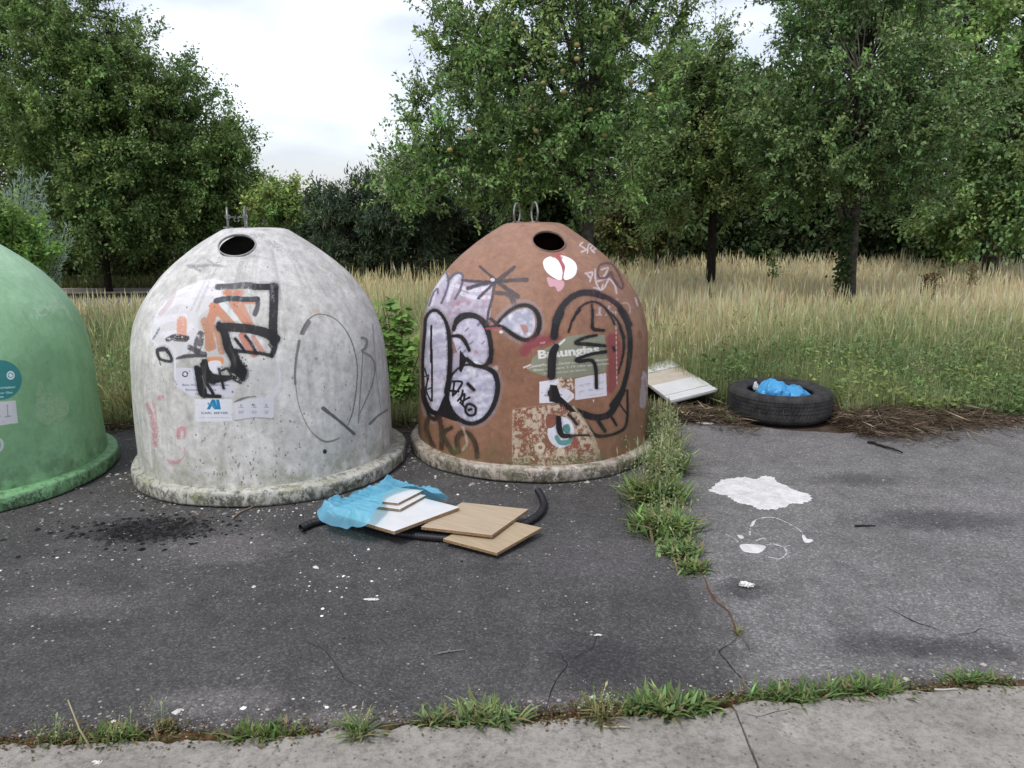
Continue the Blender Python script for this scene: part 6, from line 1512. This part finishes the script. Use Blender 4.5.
# support: it rests on a broken block hidden in the weeds
x_, y_ = gp(668, 402); 
crumple('rubble_stone', [(0, 0, .045, .14, .09, .055)], simple('rubble', (.10, .09, .08), .9, .2), None, 'dark rubble stone under the tilted white panel', 'stone', (gp(690, 396)[0], gp(690, 396)[1]+.1, -.02), 6, .2, 3, 9)
x_, y_ = gp(705, 380)
crumple('foil_scrap', [(0, 0, .14, .05, .03, .03), (-.05, .02, .16, .03, .03, .035)], plastic('teal_film', (.12, .50, .42), .8), None, 'teal green foil scrap behind the white panel', 'foil scrap', (x_, y_+.15, .02), 7, .35, 4, 30)

# ------------------------------------------------------------------ paint, paper and small debris on the asphalt
def paint_mat(name, c1, c2, lo, hi):
    m, nt, b = newmat(name, .7, .25); B = NB(nt); v = B.coord()
    c = B.ramp(B.noise(v, 14, 8, .7, .8), [(.35, c2), (.6, c1)])
    c = B.mix(B.ramp(B.noise(v, 60, 8, .8), [(lo, 0.), (hi, 1.)]), c, (.16, .155, .15))
    B.l(c, b.inputs['Base Color']); B.l(B.bump(B.noise(v, 45, 7, .7), 1., .008), b.inputs['Normal']); return m
M_PAINT = paint_mat('white_paint', (.72, .715, .70), (.52, .51, .50), .60, .68)
M_DRIP = paint_mat('thin_paint', (.60, .59, .58), (.36, .35, .34), .50, .60)
e0 = (700, 460, .1952)
def puddle(name, fr, pts, z=.004, th=.004, m=M_PAINT, amp=.024, seed=0, parent=None, org=None):
    P = np.array([gp(x*fr[2]+fr[0], y*fr[2]+fr[1]) for x, y in pts]); P = catmull(P, 12 if amp > .01 else 5, True)
    c = P.mean(0) if org is None else org; Q = []
    pm_ = P.mean(0)
    for x, y in P:
        k_ = 1+amp*3.2*mnoise.fractal(Vector((x*24, y*24, seed)), .4, 2, 6); Q.append((pm_[0]+(x-pm_[0])*k_-c[0], pm_[1]+(y-pm_[1])*k_-c[1]))
    Q = np.array(Q); m0 = Q.mean(0); n = len(Q); V = [(m0[0], m0[1], th)]; F = []; rings = ((.45, 1.), (.8, .9), (.96, .8), (1., .1))
    for t, hgt in rings:
        for k, (x, y) in enumerate(Q):
            V.append((m0[0]+(x-m0[0])*t, m0[1]+(y-m0[1])*t, th*hgt+(.0015*mnoise.noise(Vector((x*30*t, y*30*t, seed))) if hgt > .5 else 0)))
    for k in range(n):
        F.append((0, 1+k, 1+(k+1) % n))
        for q_ in range(len(rings)-1): a = 1+q_*n; F.append((a+k, a+n+k, a+n+(k+1) % n, a+(k+1) % n))
    o = link(name, pymesh(name, V, F), m, parent)
    if parent is None: o.location = (c[0], c[1], 0)
    return o, c
o, c = puddle('paint_spill', e0, [(55, 150), (90, 115), (150, 95), (215, 88), (290, 97), (320, 85), (380, 88), (400, 112), (450, 135), (480, 155), (580, 185), (545, 215), (470, 225), (400, 250), (320, 258), (260, 235), (190, 215), (140, 185), (80, 172)], seed=1)
tag(o, 'large dried white paint spill on the grey asphalt below the tyre', 'paint spill')
cen = np.array(gp(762, 535)); root = empty('paint_spill', (cen[0], cen[1], 0), 'looping drips of white paint beneath the large white spill', 'paint spill')
for k, pts in enumerate(([(205, 435), (260, 432), (335, 440), (322, 465), (290, 478), (230, 470), (210, 455)], [(522, 392), (535, 388), (545, 405), (580, 412), (560, 424), (535, 420)], [(190, 385), (215, 388), (225, 400), (205, 402)], [(265, 320), (285, 310), (275, 335), (262, 340)])):
    puddle('blob', e0, pts, parent=root, org=cen, amp=.004, seed=k, th=.003)
def ribbon(pts, w, parent, org, seed):
    P = catmull([gp(x*e0[2]+e0[0], y*e0[2]+e0[1]) for x, y in pts], 12); Tn = np.gradient(P, axis=0); N = unit(np.stack([-Tn[:, 1], Tn[:, 0]], 1)); V = []; F = []
    for i, (p, nn) in enumerate(zip(P, N)):
        k = w*(.25+1.1*abs(mnoise.noise(Vector((p[0]*30, p[1]*30, seed))))); q = p-org; V += [(q[0]-nn[0]*k, q[1]-nn[1]*k, .0015), (q[0], q[1], .004), (q[0]+nn[0]*k, q[1]+nn[1]*k, .0015)]
        if i and mnoise.noise(Vector((p[0]*45, p[1]*45, seed+3.))) > -.28: a = 3*i; F += [(a-3, a-2, a+1, a), (a-2, a-1, a+2, a+1)]
    link('drip', pymesh('drip', V, F, True), M_DRIP, parent)
ribbon([(255, 390), (262, 335), (300, 302), (380, 298), (450, 325), (510, 360), (535, 400)], .007, root, cen, 1)
ribbon([(285, 415), (320, 403), (340, 408)], .007, root, cen, 2); ribbon([(340, 436), (380, 432), (430, 450), (442, 480), (410, 508), (370, 502), (348, 498)], .009, root, cen, 3)
ribbon([(130, 382), (160, 395), (190, 415), (200, 432)], .004, root, cen, 4); ribbon([(380, 434), (430, 445), (460, 438)], .006, root, cen, 5)
M_PAPER = simple('paper', (.75, .74, .69), .8, .2, .15, 30)
def scrap(name, label, cat_, px, py, s, flat, seed, m=M_PAPER, sx=1.):
    X, Y = gp(px, py); crumple(name, [(0, 0, s*flat*.8, s*sx, s*.8, s*flat)], m, None, label, cat_, (X, Y, .002), seed, .75, 5, 1.7/s)
scrap('paper_scrap', 'crumpled off-white tissue on the dark spot below the paint drips', 'paper scrap', 745, 587, .03, .45, 11, sx=1.3)
scrap('paper_scrap', 'flat white scrap on the asphalt between the brown bottle bank and the tyre', 'paper scrap', 704, 424, .05, .12, 12, sx=1.4)
scrap('paper_scrap', 'small flat white scrap on the dark asphalt at the centre, beneath the seam weeds', 'paper scrap', 599, 636, .012, .25, 13, sx=1.9)
scrap('paper_scrap', 'torn white flake on the dark asphalt below the board pile', 'paper scrap', 372, 600, .02, .12, 14, sx=1.8)
scrap('paper_scrap', 'crumpled white tissue lying on the concrete slab at the lower left', 'paper scrap', 100, 766, .018, .5, 15, sx=1.5)
scrap('paper_scrap', 'clear crumpled film in the weeds right of the yellowing weed', 'plastic scrap', 960, 403, .06, .6, 16, M_PALE)
scrap('paper_scrap', 'white flat strip of litter at the weed edge near the right picture edge', 'plastic scrap', 1004, 408, .07, .12, 17, sx=1.3)
scrap('paper_scrap', 'small white scrap in the brown debris right of the tyre', 'paper scrap', 851, 404, .03, .5, 18)
scrap('paper_scrap', 'thin white sliver where the asphalt meets the debris, right of the tyre', 'paper scrap', 936, 431, .04, .1, 19, sx=1.2)
scrap('paper_scrap', 'white rubbish scrap lying between the white and brown bottle banks', 'paper scrap', 416, 421, .07, .15, 20, sx=1.4)
scrap('dead_leaf', 'curled brown dead leaf on the concrete at the lower left', 'leaf', 76, 759, .022, .2, 21, simple('dead_leaf', (.30, .19, .12), .8), 1.3)
def stick(label, pts, rad, m, cat_='twig', name='twig'):
    P = catmull([(*gp(x, y), z) for x, y, z in pts], 5); c = P.mean(0); T = Tubes(); T.add(P+np.random.default_rng(int(pts[0][0])).normal(0, rad*.3, P.shape), np.linspace(rad, rad*.6, len(P)), 6); o = T.build(name, m, None, (c[0], c[1], 0)); o.location = (c[0], c[1], 0); tag(o, label, cat_)
stick('dark brown twig on the asphalt at the right, in front of the brown debris', [(868, 443, .012), (884, 448, .012), (902, 455, .02)], .010, M_BARKD)
stick('thin pale stick lying on the concrete edge under the rightmost weed', [(934, 695, .022), (958, 695, .022)], .004, simple('pale_stick', (.5, .47, .4), .8))
stick('thin grey stick on the dark asphalt at the lower centre', [(438, 655, .005), (452, 652, .005), (464, 651, .005)], .004, simple('grey_stick', (.22, .2, .18), .8))
stick('short dark twig on the grey asphalt beside the paint drips', [(855, 527, .006), (875, 527, .006)], .005, M_BARKD)
stick('pale straw under the brownish upright kerb weed', [(603, 732, .02), (630, 733, .02)], .003, simple('straw', (.5, .43, .3), .8))
stick('pale twig at the foot of the white bottle bank', [(232, 520, .006), (243, 512, .008), (256, 507, .006)], .005, simple('tan_stick', (.25, .2, .15), .8))
# chips, crumbs and grit
q = np.random.default_rng(91)
def grit(n, fx, size, cols, seed, name, label):
    q = np.random.default_rng(seed); X, Y = fx(q, n); s = size[0]*np.exp(q.normal(0, size[1], n)); s = np.minimum(s, .016)
    base = np.array([[1, 0, 0], [.3, .95, 0], [-.8, .6, 0], [-.8, -.6, 0], [.3, -.95, 0], [0, 0, .55]])
    Fc = np.array([[0, 1, 5], [1, 2, 5], [2, 3, 5], [3, 4, 5], [4, 0, 5]])
    a = q.uniform(0, 6.28, n); ca, sa = np.cos(a), np.sin(a)
    V = base[None]*(1+q.normal(0, .25, (n, 6, 1)))*s[:, None, None]; x = V[..., 0]*ca[:, None]-V[..., 1]*sa[:, None]; y = V[..., 0]*sa[:, None]+V[..., 1]*ca[:, None]
    V = np.stack([x+X[:, None], y+Y[:, None], V[..., 2]+.001], -1).reshape(-1, 3); F = (np.arange(n)[:, None, None]*6+Fc[None]).reshape(-1, 3)
    cc = np.array(cols)[q.integers(0, len(cols), n)]*np.exp(q.normal(0, .2, (n, 1))); tag(link(name, npmesh(name, V, F, np.clip(np.repeat(cc, 6, 0), 0, .85)), M_GRIT), label, 'grit', kind='stuff')
M_GRIT = plantmat('grit_stone', 0., .8, .2)
inasph = lambda x, y: (y > np.interp(x, [k[0] for k in KERB], [k[1] for k in KERB])+.04) & (y < edgeY(x)-.02)
def area(q, n):
    x = q.uniform(-4.2, 4.6, n*3); y = q.uniform(1.9, 5.9, n*3)
    w = np.where(x < .8, 1., .22)*(.25+.75*np.clip((fn(x, y, 1.3)+.3), 0, 1)); w = w*np.where(y > 3, 1., .75); ok = inasph(x, y) & (q.random(n*3) < w); return x[ok][:n], y[ok][:n]
def areaw(q, n):
    x, y = area(q, n); return x, y
def fix(fx):
    def g(q, n):
        x, y = fx(q, n)
        while len(x) < n: a, b = fx(q, n); x = np.r_[x, a]; y = np.r_[y, b]
        return x[:n], y[:n]
    return g
grit(2200, fix(area), (.0027, .5), [(.18, .17, .16), (.28, .27, .25), (.12, .11, .11), (.09, .08, .08), (.36, .35, .33)], 1, 'grit', 'fine grey and pale grit scattered over the asphalt')
def leftpile(q, n):
    x = q.normal(-2.2, .75, n); y = q.normal(3.9, .42, n); ok = inasph(x, y); return x[ok], y[ok]
grit(800, fix(leftpile), (.0052, .5), [(.20, .205, .2), (.17, .155, .155), (.02, .02, .02), (.30, .28, .27), (.10, .09, .09)], 2, 'rubble_crumbs', 'pale and black crumbs of rubble in front of the green and white bottle banks')
def soot(q, n):
    c = gp(148, 530); x = q.normal(c[0], .17, n); y = q.normal(c[1], .08, n); return x, y
grit(700, fix(soot), (.009, .45), [(.006, .006, .006), (.012, .012, .012), (.03, .03, .03)], 3, 'charred_crumbs', 'charred black crumbs on the burnt patch before the white bottle bank')
def whites(q, n):
    c = [gp(340, 590), gp(350, 575), gp(60, 560), gp(240, 730), gp(580, 440), gp(430, 500), gp(285, 515)]; k = q.integers(0, len(c), n); P = np.array(c)[k]; return P[:, 0]+q.normal(0, .2, n), P[:, 1]+q.normal(0, .12, n)
grit(110, fix(whites), (.005, .5), [(.75, .74, .72), (.6, .6, .58)], 4, 'paint_flakes', 'white paint flakes scattered on the dark asphalt')
def kerbgrit(q, n):
    x = q.uniform(-1.9, 2.0, n); y = np.interp(x, [k[0] for k in KERB], [k[1] for k in KERB])+.05+np.abs(q.normal(0, .05, n)); return x, y
grit(1500, fix(kerbgrit), (.0028, .5), [(.28, .26, .24), (.2, .18, .17), (.12, .10, .08), (.42, .40, .37)], 6, 'kerb_grit', 'washed-up grit lying along the kerb joint')
def contact(q, n):
    k = q.integers(0, 2, n); cx = np.where(k == 0, WX, BX); cy = np.where(k == 0, WY, BY); a = q.uniform(-2.2, 2.2, n); rr = .86+np.abs(q.normal(0, .07, n)); return cx+rr*np.sin(a), cy-rr*np.cos(a)
grit(700, fix(contact), (.0045, .5), [(.28, .24, .21), (.2, .17, .14), (.5, .48, .44), (.1, .08, .07)], 5, 'flaked_crumbs', 'crumbs of flaked paint and dirt around the feet of the bottle banks')

for o in bpy.data.objects:
    if o.parent is not None and o.name.split('.')[0] in ('stems', 'seed_head', 'leaves', 'foliage', 'crown'): o['kind'] = 'stuff'
